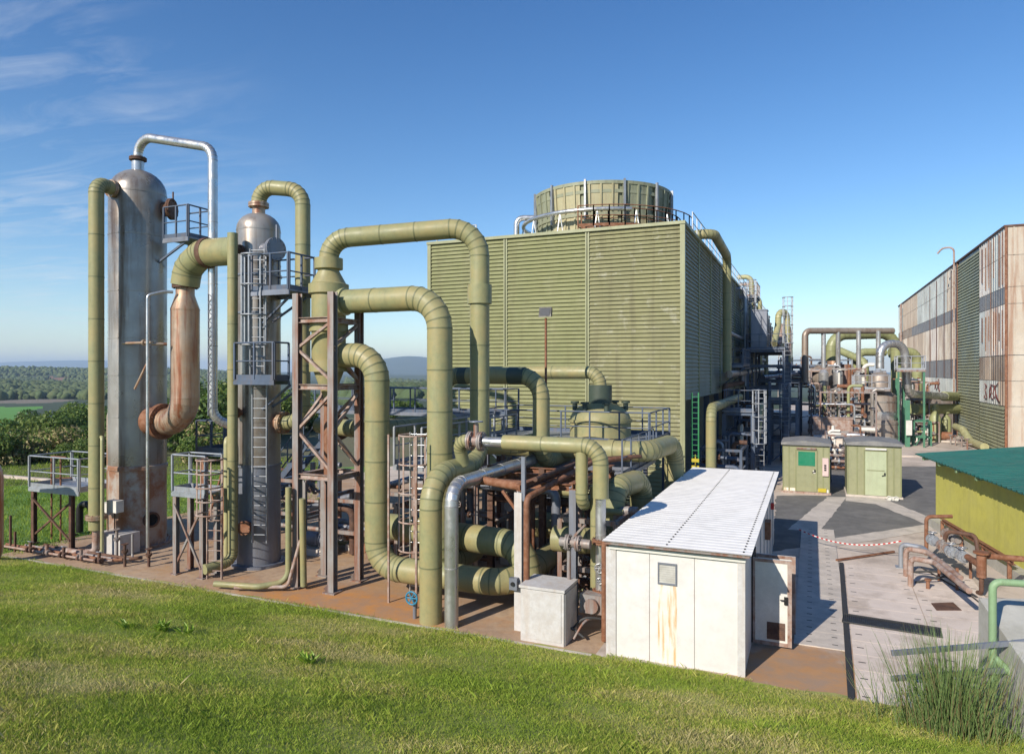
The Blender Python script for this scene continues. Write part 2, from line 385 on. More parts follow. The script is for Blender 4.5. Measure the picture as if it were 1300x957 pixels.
def platform(name, label, x0, x1, y0, y1, z, legs=(), open_edges='', mat='galv', lmat='rust_dark', group=None, brace=True, deck='galv', h=1.1, gap=1.1, z0=0.0, lw=.14):
    t = thing(name, label, 'platform', ((x0+x1)/2, (y0+y1)/2, z0 if legs else z), group)
    d = MB().box((x0, y0, z-.05), (x1, y1, z))
    d.box((x0-.01, y0-.015, z-.16), (x1+.01, y0+.04, z-.052)); d.box((x0-.01, y1-.04, z-.16), (x1+.01, y1+.015, z-.052))
    d.build('deck', deck, t)
    r = MB()
    E = {'f': ((x0, y0), (x1, y0)), 'b': ((x0, y1), (x1, y1)), 'l': ((x0, y0), (x0, y1)), 'r': ((x1, y0), (x1, y1))}
    for k, (a, b) in E.items():
        if k in open_edges: continue
        sx = .03 if k == 'l' else -.03 if k == 'r' else 0; sy = .03 if k == 'f' else -.03 if k == 'b' else 0
        r.rail([(a[0]+sx, a[1]+sy, z), (b[0]+sx, b[1]+sy, z)], h, gap)
    r.build('handrail', mat, t)
    for (lx, ly) in legs:
        q = MB().hbeam((lx, ly, z0), (lx, ly, z-.16), lw); q.box((lx-.13, ly-.13, z0), (lx+.13, ly+.13, z0+.03)); q.build('leg', lmat, t)
    if brace and len(legs) >= 2:
        q = MB(); a, b = legs[0], legs[1]
        q.bar((a[0], a[1], z0+.3), (b[0], b[1], z-.4), .06, .06); q.bar((b[0], b[1]-.07, z0+.3), (a[0], a[1]-.07, z-.4), .06, .06)
        q.build('brace', lmat, t)
    return t
# ------------------------------------------------------------------ camera, sun, sky
cd = bpy.data.cameras.new('camera'); co = bpy.data.objects.new('camera', cd); COL.objects.link(co); SC.camera = co
co.location = (0, 0, EYE); co.rotation_euler = (R(90), 0, YAW)
cd.sensor_width = 36; cd.lens = 36*F/1300; cd.shift_y = -7.5/1300; cd.clip_start = .1; cd.clip_end = 40000
EL, AZ = R(30), R(17.5)
sd = V((math.sin(AZ)*math.cos(EL), math.cos(AZ)*math.cos(EL), -math.sin(EL)))
sl = bpy.data.lights.new('sun', 'SUN'); sl.energy = SUN_E; sl.angle = R(.5); sl.color = (1, .92, .80)
so = bpy.data.objects.new('sun', sl); COL.objects.link(so); so.rotation_euler = sd.to_track_quat('-Z', 'Y').to_euler(); so.location = (-20, -40, 60)
w = bpy.data.worlds.new('World'); SC.world = w; w.use_nodes = True; nt = w.node_tree
sky = nt.nodes.new('ShaderNodeTexSky'); sky.sky_type = 'NISHITA'; sky.sun_disc = False
sky.sun_elevation = EL; sky.sun_rotation = R(197.5); sky.air_density = 1.0; sky.dust_density = .12; sky.ozone_density = 2.4; sky.altitude = 300
tc = nt.nodes.new('ShaderNodeTexCoord'); sep = nt.nodes.new('ShaderNodeSeparateXYZ'); nt.links.new(tc.outputs['Generated'], sep.inputs[0])
# thin cirrus: stretched noise on the plane of the cloud layer
dv = _n(nt, 'ShaderNodeVectorMath', operation='DIVIDE'); cmb = nt.nodes.new('ShaderNodeCombineXYZ')
mxz = _n(nt, 'ShaderNodeMath', operation='MAXIMUM'); nt.links.new(sep.outputs[2], mxz.inputs[0]); mxz.inputs[1].default_value = .03
for i in range(3): nt.links.new(mxz.outputs[0], cmb.inputs[i])
nt.links.new(tc.outputs['Generated'], dv.inputs[0]); nt.links.new(cmb.outputs[0], dv.inputs[1])
def cl(scale, rot, sc, lo, hi, dist, off):
    mp = nt.nodes.new('ShaderNodeMapping'); mp.inputs['Rotation'].default_value = (0, 0, R(rot)); mp.inputs['Scale'].default_value = sc
    mp.inputs['Location'].default_value = off
    nt.links.new(dv.outputs[0], mp.inputs['Vector'])
    n = _n(nt, 'ShaderNodeTexNoise', Scale=scale, Detail=9, Roughness=.62, Distortion=dist); nt.links.new(mp.outputs[0], n.inputs['Vector'])
    return ramp(nt, lo, hi, n.outputs['Fac'])
def mul(a, b):
    m = _n(nt, 'ShaderNodeMath', operation='MULTIPLY')
    for i, x in enumerate((a, b)):
        if hasattr(x, 'is_output'): nt.links.new(x, m.inputs[i])
        else: m.inputs[i].default_value = x
    return m.outputs[0]
fine = cl(1.3, 28, (.8, 2.6, 1), .44, .80, .8, (2.3, .7, 0))
patch = cl(.42, 10, (1, 1.2, 1), .40, .60, .3, (5.2, 1.1, 0))
cov = mul(mul(fine, patch), .62)
# the wisps gather in the western half of the sky
west = ramp(nt, -.60, -.74, sep.outputs[0]); cov = mul(cov, west)
hs = _n(nt, 'ShaderNodeHueSaturation', Saturation=SKY_SAT, Value=1.0); nt.links.new(sky.outputs[0], hs.inputs['Color'])
tint = _n(nt, 'ShaderNodeMix', data_type='RGBA', blend_type='MULTIPLY'); tint.inputs[0].default_value = 1; nt.links.new(hs.outputs[0], tint.inputs[6]); nt.links.new(mixc(nt, ramp(nt, .0, .58, sep.outputs[2]), (1.30, 1.27, 1.24), (.66, .90, 1.13)), tint.inputs[7])
cc = mixc(nt, cov, tint.outputs[2], (6.4, 6.7, 7.1))
bg = nt.nodes['Background']; nt.links.new(cc, bg.inputs[0]); bg.inputs[1].default_value = SKY_E
SC.view_settings.view_transform = 'Standard'; SC.view_settings.look = 'None'; SC.view_settings.gamma = 1; SC.view_settings.exposure = EXPO
SC.view_settings.use_curve_mapping = False
# ------------------------------------------------------------------ air
hz = bpy.data.materials.new('air'); hz.use_nodes = True; n2 = hz.node_tree; n2.nodes.remove(n2.nodes['Principled BSDF'])
pv = n2.nodes.new('ShaderNodeVolumePrincipled'); pv.inputs['Color'].default_value = (.60, .78, 1, 1); pv.inputs['Density'].default_value = HAZE
n2.links.new(pv.outputs[0], n2.nodes['Material Output'].inputs['Volume']); MATS['air'] = hz
o = MB().box((-14500, -14500, -40), (14500, 14500, 230)).build('haze', 'air', loc=(0, 0, 0)); tag(o, 'pale blue haze lying over the distant hills and plain', 'haze', kind='stuff')

# ------------------------------------------------------------------ terrain
def ss(a, b, x): t = np.clip((x-a)/(b-a), 0, 1); return t*t*(3-2*t)
def wob(x, y, s, seed=0):
    r = np.random.default_rng(seed); o = np.zeros_like(np.asarray(x, float))
    for k in range(5):
        a = r.uniform(0, 6.283); f = s*1.7**k; o = o+np.sin((x*math.cos(a)+y*math.sin(a))*f+r.uniform(0, 6.3))*.6**k
    return o/2.3
def terr(x, y):
    x = np.asarray(x, float); y = np.asarray(y, float)
    d = np.hypot(np.maximum(np.maximum(-50-x, x-70), 0), np.maximum(np.maximum(-60-y, y-170), 0))
    lat = x*CY+y*SY; D = np.maximum(-x*SY+y*CY, 1); t = lat/D
    left = 1-ss(-.52, -.25, t)
    z = -.06-11*ss(4, 190, d)-9*ss(200, 900, d)+(5+37*left)*ss(1250, 3000, d)*(.8+.25*wob(x, y, .0022, 3))
    z = z+left*(24+9*wob(x, y, .004, 8))*np.exp(-((D-1500)/260)**2)*(t > -1.2)+left*(9+5*wob(x, y, .008, 6))*np.exp(-((D-760)/120)**2)*(t > -1.2)
    z = z+wob(x, y, .006, 4)*5*ss(200, 800, d)
    z = z+150*np.exp(-((lat+1010)/520)**2-((D-6600)/900)**2)+60*np.exp(-((lat+400)/800)**2-((D-7300)/700)**2)
    z = z+(150+30*wob(x, y, .0014, 9))*np.exp(-((D-11200)/800)**2)*(1-ss(-.56, -.44, t))
    return z
ang = np.radians(np.concatenate([np.arange(-44, 44.1, .3), np.arange(48, 316, 4.0)]))
rad = np.concatenate([[1.0], 18*1.026**np.arange(0, 259)])
A, RR = np.meshgrid(ang, rad); la = np.sin(A)*RR; dd = np.cos(A)*RR
X = la*CY-dd*SY; Y = la*SY+dd*CY; ZZ = terr(X, Y)
na, nr = len(ang), len(rad); g = MB(); g.v = list(map(tuple, np.stack([X, Y, ZZ], -1).reshape(-1, 3)))
TM = ['lawn', 'scrub', 'wood_floor', 'green_field', 'red_field', 'tan_field', 'far_hill']
for i in range(nr-1):
    for j in range(na):
        k = (j+1) % na; lt = (la[i, j]+la[i, k])/2; D = (dd[i, j]+dd[i+1, j])/2; r = (rad[i]+rad[i+1])/2
        u = 650+F*lt/D if D > 1 else -1e4
        m = 0 if r < 47 else 1 if r < 95 else 2 if r < 1500 else 6
        e = 14*math.sin(D*.06)+9*math.sin(D*.013)
        if 120 < D < 345 and -400 < u < 58+e: m = 3
        elif 395 < D < 520 and 8 < u < 92+e: m = 5
        elif 820 < D < 980 and 50+e < u < 78+e: m = 4
        elif 1030 < D < 1330 and 60+e < u < 92+e: m = 4
        elif 760 < D < 1000 and 96 < u < 125+e: m = 4
        elif 560 < D < 660 and 480 < u < 560: m = 1
        g.f.append((i*na+j, i*na+k, (i+1)*na+k, (i+1)*na+j)); g.sm.append(True); g.mi.append(m)
struct(g, 'terrain', TM)

# far woods: rounded crowns packed over the valley and the hills
def crowns(n, d0, d1, u0, u1, h0, h1, seed, keep):
    r = np.random.default_rng(seed); g = MB(); ns = 9
    for _ in range(n):
        D = math.exp(r.uniform(math.log(d0), math.log(d1))); u = r.uniform(u0, u1); lt = (u-650)/F*D
        if not keep(u, D) or (D < 700 and r.random() > .15+.85*(D-d0)/(700-d0)): continue
        x, y = lt*CY-D*SY, lt*SY+D*CY; z = float(terr(x, y)); h = r.uniform(h0, h1); w = h*r.uniform(.4, .7); g.cur = int(r.integers(0, 2))
        vs = []
        for lv, (rr, hh) in enumerate(((.55, .0), (1, .35), (.8, .72))):
            for k in range(ns):
                a = 6.283*(k+.5*lv)/ns; q = w*rr*r.uniform(.6, 1.4); vs.append((x+q*math.cos(a), y+q*math.sin(a), z+h*hh*r.uniform(.88, 1.12)-.3))
        vs.append((x+r.uniform(-.2, .2)*w, y, z+h))
        fs = []
        for lv in range(2):
            for k in range(ns): fs.append((lv*ns+k, lv*ns+(k+1) % ns, (lv+1)*ns+(k+1) % ns, (lv+1)*ns+k))
        for k in range(ns): fs.append((2*ns+k, 2*ns+(k+1) % ns, 3*ns))
        g.add(vs, fs, True)
    return g
def open_land(u, D):
    e = 14*math.sin(D*.06)+9*math.sin(D*.013)
    if 100 < D < 360 and u < 66+e: return False
    if 385 < D < 530 and 4 < u < 96+e: return False
    if 810 < D < 990 and 48+e < u < 80+e: return False
    if 1020 < D < 1340 and 58+e < u < 94+e: return False
    if 750 < D < 1010 and 94 < u < 128+e: return False
    return True
wd = crowns(18000, 450, 3000, -120, 330, 4, 8, 1, open_land); w2 = crowns(4200, 330, 1500, 440, 620, 6, 11, 2, lambda u, D: not (555 < D < 665))
o1 = wd.f; off = len(wd.v); wd.v += w2.v; wd.f += [tuple(i+off for i in f) for f in w2.f]; wd.sm += w2.sm; wd.mi += w2.mi
o = wd.build('distant_woodland', ['far_wood', 'far_wood2'], loc=(0, 0, 0)); tag(o, 'dark green woodland covering the far valley and hills', 'woodland', kind='stuff')

# ------------------------------------------------------------------ the bank in front
def bank(x, y):
    x = np.asarray(x, float); y = np.asarray(y, float); t = np.clip(1-y/14.5, -.0, 3)
    z = 3.0*t**1.02
    z = z+(.05*wob(x, y, .9, 21)+.08*wob(x, y, .28, 22))*np.clip(t*5, 0, 1)
    return np.minimum(z, 3.1+.1*wob(x, y, .3, 5))+.02
gx = np.arange(-90, 46.1, .4); gy = np.concatenate([np.arange(-14, 5, .5), np.arange(5, 14.61, .16)]); GX, GY = np.meshgrid(gx, gy)
GZ = bank(GX, GY); g = MB(); nx = len(gx); g.v = list(map(tuple, np.stack([GX, GY+.07*np.sin(GX*2.1)*(GY > 14.3)+.05*np.sin(GX*5.3)*(GY > 14.3), GZ], -1).reshape(-1, 3)))
for i in range(len(gy)-1):
    for j in range(nx-1): g.f.append((i*nx+j, i*nx+j+1, (i+1)*nx+j+1, (i+1)*nx+j)); g.sm.append(True); g.mi.append(0)
struct(g, 'grass_bank', 'grass_soil')
def blades(name, label, n, sampler, zfun, h0, h1, wd, mats, wts):
    x, y = sampler(n); n = len(x); z = zfun(x, y)
    a = rng.uniform(0, 6.283, n); clump = .85+.4*np.clip(wob(x, y, 1.7, 31)+.4*wob(x, y, 6, 32), -1, 1)
    h = rng.uniform(h0, h1, n)*clump*(1+1.3*(rng.random(n) > .985)); lean = rng.normal(0, .42, (n, 2))*h[:, None]; ww = wd*rng.uniform(.6, 1.4, n)
    dx, dy = np.cos(a)*ww/2, np.sin(a)*ww/2
    P = np.empty((n, 4, 3)); P[:, 0] = np.stack([x-dx, y-dy, z-.01], 1); P[:, 1] = np.stack([x+dx, y+dy, z-.01], 1)
    P[:, 2] = np.stack([x+dx*.7+lean[:, 0]*.45, y+dy*.7+lean[:, 1]*.45, z+h*.6], 1); P[:, 3] = np.stack([x+lean[:, 0], y+lean[:, 1], z+h], 1)
    me = bpy.data.meshes.new(name); me.vertices.add(n*4); me.vertices.foreach_set('co', P.reshape(-1))
    idx = (np.arange(n)*4)[:, None]+np.array([[0, 1, 2, 0, 2, 3]]); me.loops.add(n*6); me.loops.foreach_set('vertex_index', idx.reshape(-1).astype(np.int32))
    me.polygons.add(n*2); me.polygons.foreach_set('loop_start', np.arange(0, n*6, 3, dtype=np.int32)); me.polygons.foreach_set('loop_total', np.full(n*2, 3, np.int32))
    dry = 1.15*wob(x, y, .8, 41)+.75*wob(x, y, 3.1, 42)+rng.normal(0, .42, n)
    mi = np.digitize(dry, wts); mi = np.where(rng.random(n) < .12, 4, mi); me.polygons.foreach_set('material_index', np.repeat(mi, 2).astype(np.int32))
    for m in mats: me.materials.append(MATS[m])
    me.update(calc_edges=True); o = bpy.data.objects.new(name, me); COL.objects.link(o); return tag(o, label, 'grass', kind='stuff')
def s_bank(n):
    D = 1/rng.uniform(1/25.0, 1/4.2, n*3) if False else rng.uniform(4.2, 24, n*3); u = rng.uniform(-60, 1360, n*3); lt = (u-650)/F*D
    x, y = lt*CY-D*SY, lt*SY+D*CY; z = bank(x, y); v = HV+F*(EYE-z)/D
    k = (y < 14.54+.16*wob(x, y, 1.6, 77)+.2*((x > -4.1) & (x < -1.1))) & (v < 1000) & (y > .5); x, y = x[k], y[k]; return x[:n], y[:n]
blades('grass', 'short green and straw coloured grass covering the near bank', NBLADE, s_bank, bank, .03, .085, .0055, ['blade0', 'blade1', 'blade2', 'blade3', 'blade4'], [-.35, .25, .85])
def s_lawn(n):
    D = rng.uniform(22, 50, n*3); u = rng.uniform(-40, 420, n*3); lt = (u-650)/F*D; x, y = lt*CY-D*SY, lt*SY+D*CY
    k = ((x < -24.6) | (y > 24)) & (y > 14.7); return x[k][:n], y[k][:n]
blades('lawn_grass', 'bright green lawn grass growing behind the steel columns', NBLADE//6, s_lawn, lambda x, y: terr(x, y), .06, .17, .02, ['blade4', 'blade0', 'blade0', 'blade1', 'blade4'], [-.2, .6, 1.3])

# ------------------------------------------------------------------ yard surfaces
def sheet(name, mat, polys, z, ragged=0): 
    g = MB()
    for p in polys:
        o = []
        for a, b in zip(p, p[1:]+p[:1]):
            L = math.hypot(b[0]-a[0], b[1]-a[1]); k = max(1, min(60, int(L/.35))) if ragged else 1
            for i in range(k): o.append((a[0]+(b[0]-a[0])*i/k+random.gauss(0, ragged), a[1]+(b[1]-a[1])*i/k+random.gauss(0, ragged), z))
        g.poly(o)
    return struct(g, name, mat)
def rect(x0, y0, x1, y1): return [(x0, y0), (x1, y0), (x1, y1), (x0, y1)]
def gpp(z, *uv): return [tuple(gp(u, v, z))[:2] for u, v in uv]
def stained(name, base, cx, cy, rx, ry, col, amt=.85):
    m = MATS[base].copy(); m.name = name; nt = m.node_tree; b = nt.nodes['Principled BSDF']; src = b.inputs['Base Color'].links[0].from_socket
    g = nt.nodes.new('ShaderNodeNewGeometry'); sb = _n(nt, 'ShaderNodeVectorMath', operation='SUBTRACT'); sb.inputs[1].default_value = (cx, cy, 0)
    sc = _n(nt, 'ShaderNodeVectorMath', operation='MULTIPLY'); sc.inputs[1].default_value = (1/rx, 1/ry, 0); ln = _n(nt, 'ShaderNodeVectorMath', operation='LENGTH')
    nt.links.new(g.outputs['Position'], sb.inputs[0]); nt.links.new(sb.outputs[0], sc.inputs[0]); nt.links.new(sc.outputs[0], ln.inputs[0])
    ad = _n(nt, 'ShaderNodeMath', operation='MULTIPLY_ADD'); nt.links.new(noise(nt, 1.1, detail=7, rough=.7), ad.inputs[0]); ad.inputs[1].default_value = 1.6; nt.links.new(ln.outputs['Value'], ad.inputs[2])
    f = ramp(nt, 1.95, 1.35, ad.outputs[0]); mm = _n(nt, 'ShaderNodeMath', operation='MULTIPLY'); nt.links.new(f, mm.inputs[0]); mm.inputs[1].default_value = amt
    c2 = mixc(nt, ramp(nt, .38, .62, noise(nt, 2.2, detail=7, rough=.7, off=(9, 2, 4))), col, tuple(x*.55+.08 for x in col)); nt.links.new(mixc(nt, mm.outputs[0], src, c2), b.inputs['Base Color']); MATS[name] = m
stained('pad_stained', 'pad', -11.6, 15.1, 4.2, 1.6, (.47, .20, .045))
stained('yard_stained', 'concrete', -.2, 15.4, 1.9, 2.6, (.40, .20, .07), .9)
sheet('plant_pad', 'pad_stained', [rect(-25.2, 14.4, -4.35, 33)], .0)
sheet('yard', 'yard_stained', [rect(-4.35, 14.4, 42, 150), rect(-25.2, 33, -4.35, 120)], .0)
k = MB(); k.box((-25.2, 14.46, -.02), (-4.4, 14.56, .04)); struct(k, 'kerb', 'concrete_strip')
asp = gpp(0, (980, 700), (1058, 690), (1190, 667), (1262, 640), (1262, 592), (1050, 592), (1050, 629), (985, 629))
sheet('asphalt', 'asphalt', [asp], .006, .04)
sheet('concrete_paths', 'concrete_strip', [gpp(0, (1000, 672), (1050, 631), (1075, 631), (1040, 675)), gpp(0, (1074, 630), (1122, 633), (1198, 664), (1184, 669), (1112, 640), (1074, 636)),
      gpp(0, (1040, 688), (1060, 683), (1188, 664), (1192, 672), (1060, 694))], .012, .02)
# slabs over the cable trench, with their lifting slots
tr = MB(); x0, x1 = -.38, .78
for i in range(13):
    y = 17.0+i*.98; tr.cur = 0; tr.box((x0, y, .004), (x1, y+.965, .028)); tr.cur = 1
    for xx in (x0+.32, x1-.30):
        for yy in (y+.24, y+.72): tr.box((xx-.06, yy-.018, .0275), (xx+.06, yy+.018, .0305))
struct(tr, 'trench_cover', ['concrete_strip', 'slot'])
tr = MB(); dv0, dv1 = gp(1068, 716), gp(1078, 850)
ax = (dv1-dv0).normalized(); px = V((ax.y, -ax.x, 0)); px = px if px.x > 0 else -px
for i in range(13):
    for j in range(2):
        a = dv0+ax*(i*.86+.03)+px*(.10+j*1.72); b = a+ax*.845; q = [a, b, b+px*1.70, a+px*1.70]; q = q if (q[1]-q[0]).cross(q[3]-q[0]).z > 0 else q[::-1]
        if 4 <= i <= 5 and False: continue
        tr.cur = 0; tr.hexa([V((p.x, p.y, .004)) for p in q], [V((p.x, p.y, .026)) for p in q]); tr.cur = 1
        for s in (.16, 1.54):
            c = a+ax*.42+px*s; q = [c-ax*.02-px*.07, c+ax*.02-px*.07, c+ax*.02+px*.07, c-ax*.02+px*.07]
            q = q if (q[1]-q[0]).cross(q[3]-q[0]).z > 0 else q[::-1]
            tr.hexa([V((p.x, p.y, .0255)) for p in q], [V((p.x, p.y, .0285)) for p in q])
struct(tr, 'trench_slabs', ['concrete_pale', 'slot'])
g = MB(); g.bar(dv0+V((0, 0, .02))-ax*.1, dv1+V((0, 0, .02))+ax*3, .12, .036); struct(g, 'drain_channel', 'slot')
g = MB()
for y in np.arange(18.5, 140, 4.2):
    if 29.5 < y < 38: continue
    g.box((-4.0, y-.012, .001), (20, y+.012, .0035))
for x in (4.4, 8.6): g.box((x-.012, 47, .001), (x+.012, 120, .0038))
struct(g, 'yard_joints', 'slot')
# ------------------------------------------------------------------ tall steel columns
def elbow_z(v, d): return EYE-(v-HV)/F*d
# column one
C1 = V((-22.2, 17.5, 0))
t = thing('steel_column', 'tallest stainless steel column with rust stained skirt and silver loop pipe', 'column', C1)
pr = [(.94, 2.75), (.94, 12.55)]+[(.94*math.cos(a), 12.55+.85*math.sin(a)) for a in [R(x) for x in (12, 24, 36, 48, 60, 72, 82, 90)]]
m = MB().lathe(pr, C1, 48)
for z in (2.78, 4.6, 6.05, 7.35, 9.0, 11.0, 12.5): m.lathe([(.935, z-.03), (.949, z-.025), (.949, z+.025), (.935, z+.03)], C1, 48)
m.build('shell', 'steel', t)
m = MB().lathe([(.93, .0), (.93, 2.72), (.975, 2.74), (.975, 2.86), (.94, 2.9)], C1, 48); m.lathe([(.93, .10), (1.08, .09), (1.08, .0)], C1, 48)
for i in range(20):
    a = i*math.pi/10; m.cyl((C1.x+1.02*math.cos(a), C1.y+1.02*math.sin(a), .05), (C1.x+1.02*math.cos(a), C1.y+1.02*math.sin(a), .2), .03, n=6)
m.build('skirt', 'skirt', t)
a = math.atan2(-.95, -.05)  # the opening faces the bank
dirm = (gp(197, 697)-C1); dirm.z = 0; dirm.normalize(); c = C1+dirm*.9+V((0, 0, 1.0))
MB().lathe([(.0, .06), (.20, .06), (.20, .14), (.27, .14), (.27, .0)], c, 24, dirm).build('manhole', 'rust_dark', t)
MB().cyl(c+dirm*.05, c+dirm*.075, .205, n=24).build('manhole_opening', 'dark_opening', t)
nz = MB(); LT = V((CY, SY, 0)); p = C1+LT*.86+Z*12.0; nz.cyl(p, p+LT*.35, .26, n=20); nz.flange(p+LT*.35, LT, .38, .06, 12)
nz.cyl(p+LT*.4+Z*.25, p+LT*.4+Z*.62, .03, n=6); nz.build('side_nozzle', 'rust_dark', t)
nz = MB(); p = C1+V((0, 0, 13.3)); nz.flange(p+V((0, 0, .5)), (0, 0, 1), .29, .05, 10); nz.build('top_nozzle', 'rust_dark', t); MB().cyl(C1+V((0, 0, 13.7)), C1+V((0, 0, 13.3)), .205, n=18).build('neck', 'steel_light', t)
cpipe('silver_loop_pipe', 'bright silver pipe looping over from the tallest column top to ground', [C1+V((0, 0, 13.85)), C1+V((0, 0, 14.62)), (-18.6, 17.5, 13.75), (-18.6, 17.5, 4.6), (-18.0, 18.4, 4.1), (-17.4, 19.2, 4.1)], .155, 'steel_bright', .55, 18, 7, 1.9)
rj = MB(); x0 = -18.6
for z in np.arange(4.9, 8.6, .30):
    rj.bar((x0-.02, 17.33, z), (x0+.16, 17.33, z+.15), .012, .02); rj.bar((x0+.16, 17.33, z+.15), (x0-.02, 17.33, z+.30), .012, .02)
rj.bar((x0-.03, 17.33, 4.7), (x0-.03, 17.33, 8.8), .025, .025); rj.bar((x0+.17, 17.33, 4.7), (x0+.17, 17.33, 8.8), .025, .025)
solo(rj, 'lattice_strut', 'steel_dark', 'slim lattice strut clamped along the silver loop pipe', 'strut')
P1 = V((-22.0, 15.78, 0))
cpipe('downpipe', 'tall sage green downpipe in front of the tallest steel column', [C1+V((.0, -.86, 12.5)), P1+V((0, 0, 12.5)), P1+V((0, 0, .9))], .235, 'sage', .34, 24, 6, 1.45,
      flanges=[(C1+V((.0, -1.02, 12.5)), (0, 1, 0), .30, .06), (P1+V((0, 0, 1.32)), (0, 0, 1), .33, .07)])
cpipe('stub_pipe', 'short pale stub pipe under the flange of the tall downpipe', [P1+V((0, 0, .88)), P1+V((0, 0, .12)), P1+V((-.5, -.3, .12)), P1+V((-1.4, -.3, .12))], .13, 'rust_pale', .2, 14, clad=False)
cpipe('thin_pipe', 'thin sage pipe standing right of the tall downpipe foot', [P1+V((.42, -.1, .1)), P1+V((.42, -.1, 4.0)), P1+V((.15, .05, 4.0))], .055, 'sage_pale', .12, 12, clad=False)
cpipe('grey_bent_pipe', 'weathered grey pipe with a bent top beside the tallest column', [(-22.75, 16.9, .1), (-22.75, 16.9, 4.75), (-22.35, 16.9, 4.75), (-22.2, 17.1, 4.75)], .17, 'steel_rusty', .3, 16, clad=False)
m = MB().box((-22.35, 16.0, .02), (-21.15, 16.75, .72)); solo(m, 'plinth', 'cabinet', 'stained concrete plinth at the foot of the tallest column', 'plinth')
jb = C1+V((.32, -1.22, 0))
t = thing('junction_box', 'white junction box fixed low on the tallest column skirt', 'box', (jb.x, jb.y, 1.3))
m = MB(); m.box((jb.x-.55, jb.y-.05, 1.30), (jb.x-.05, jb.y+.2, 1.68)); m.box((jb.x-.08, jb.y-.16, 1.42), (jb.x+.42, jb.y+.1, 1.82)); m.build('casing', 'cream', t)
m = MB(); m.cyl((jb.x-.3, jb.y+.05, .1), (jb.x-.3, jb.y+.05, 1.3), .02, n=8); m.cyl((jb.x+.1, jb.y, .1), (jb.x+.1, jb.y, 1.42), .02, n=8); m.build('conduit', 'rust_dark', t)
# platform beside the top nozzle
platform('access_platform', 'small dark balcony hung high on the right of the tallest column', -20.95, -19.75, 17.5, 18.6, 10.85, (), 'l', 'blue_steel', deck='steel_dark', gap=.6)
m = MB(); m.bar((-21.4, 17.6, 10.0), (-19.9, 17.6, 10.72), .07, .07); m.bar((-21.4, 18.4, 10.0), (-19.9, 18.4, 10.72), .07, .07); solo(m, 'bracket', 'blue_steel', 'pair of raking brackets carrying the high dark balcony', 'bracket')
# rusty transfer pipe between the columns
TX, TY = -19.65, 17.3
t = thing('transfer_pipe', 'fat rust streaked steel pipe elbowing into the tallest column', 'pipe', (TX, TY, 4.0))
m = MB().pipe([(-21.15, TY, 4.45), (TX, TY, 4.45), (TX, TY, 8.25)], .46, .85, 28, 8, 2.4)
m.lathe([(.46, 8.25), (.47, 8.3), (.30, 8.8), (.30, 9.05)], (TX, TY, 0), 28); m.build('tube', 'steel_rusty', t)
f = MB(); f.flange((-20.72, TY, 4.45), (1, 0, 0), .62, .09, 18, 28); f.cyl((-21.35, TY, 4.45), (-20.8, TY, 4.45), .47, n=28); f.build('flange', 'rust', t)
f = MB(); f.flange((TX, TY, 9.1), (0, 0, 1), .42, .07, 12); f.build('flange', 'rust_dark', t)
cpipe('green_duct', 'thick sage green duct elbow joining the rusty pipe to the second column', [(TX, TY, 9.12), (TX+.12, TY, 9.72), (TX+.85, TY-.05, 10.15), (-16.9, 17.1, 10.1)], .46, 'sage', .55, 28, 4, 1.6,
      sleeves=[((TX+1.0, TY-.05, 10.15), (TX+1.2, TY-.05, 10.15), .50, 'rust_dark')])
cpipe('thin_gauge_pipe', 'thin grey standpipe running up in front of the rusty transfer pipe', [(-20.1, 16.2, .1), (-20.1, 16.2, 8.7), (-19.85, 16.6, 8.85), (-19.7, 16.85, 8.85)], .05, 'steel_bright', .15, 10, clad=False)
m = MB(); m.cyl((-21.75, 16.55, 7.15), (-20.05, 16.35, 7.15), .045, n=10); m.flange((-20.5, 16.4, 7.15), (1, 0, 0), .11, .03, 4, 10); m.cyl((-20.1, 16.35, 7.1), (-19.8, 16.7, 7.1), .05, n=8)
m.bar((-20.15, 16.3, 6.6), (-20.9, 16.35, 5.6), .05, .05); solo(m, 'cross_pipe', 'steel_rusty', 'slim cross pipe with a valve at mid height of the tallest column', 'pipe')
# column two
C2 = V((-16.4, 17.3, 0))
t = thing('steel_column', 'shorter steel column with ladder and balconies left of the lattice frame', 'column', C2)
pr = [(.68, 3.2), (.68, 10.75)]+[(.68*math.cos(a), 10.75+.55*math.sin(a)) for a in [R(x) for x in (14, 28, 42, 56, 70, 82, 90)]]
m = MB().lathe(pr, C2, 40)
for z in (4.6, 6.1, 7.9, 8.5, 9.6, 10.7): m.lathe([(.675, z-.025), (.688, z-.02), (.688, z+.02), (.675, z+.025)], C2, 40)
m.build('shell', 'steel', t)
m = MB()
for z in (9.25, 8.05, 3.2): m.lathe([(.68, z-.03), (.72, z-.03), (.72, z+.03), (.68, z+.03)], C2, 40)
m.build('stiffening_ring', 'steel_dark', t)
MB().lathe([(.84, 0), (.84, .08), (.68, .09), (.68, 3.2)], C2, 40).build('skirt', 'steel_dark', t)
m = MB(); p = C2+V((0, 0, 11.25)); m.cyl(p, p+V((0, 0, .3)), .2, n=18); m.flange(p+V((0, 0, .3)), (0, 0, 1), .32, .07, 10); m.build('top_nozzle', 'steel_rusty', t)
m = MB(); p = C2+V((.2, -.62, 1.35)); m.cyl(p, p+V((.08, -.3, 0)), .14, n=14); m.flange(p+V((.08, -.3, 0)), (.25, -.97, 0), .22, .04, 8, 16)
p = C2+V((-.1, -.6, 4.9)); m.cyl(p, p+V((0, -.25, 0)), .1, n=12); m.flange(p+V((0, -.25, 0)), (0, 1, 0), .17, .04, 6, 14); m.build('nozzle', 'rust', t)
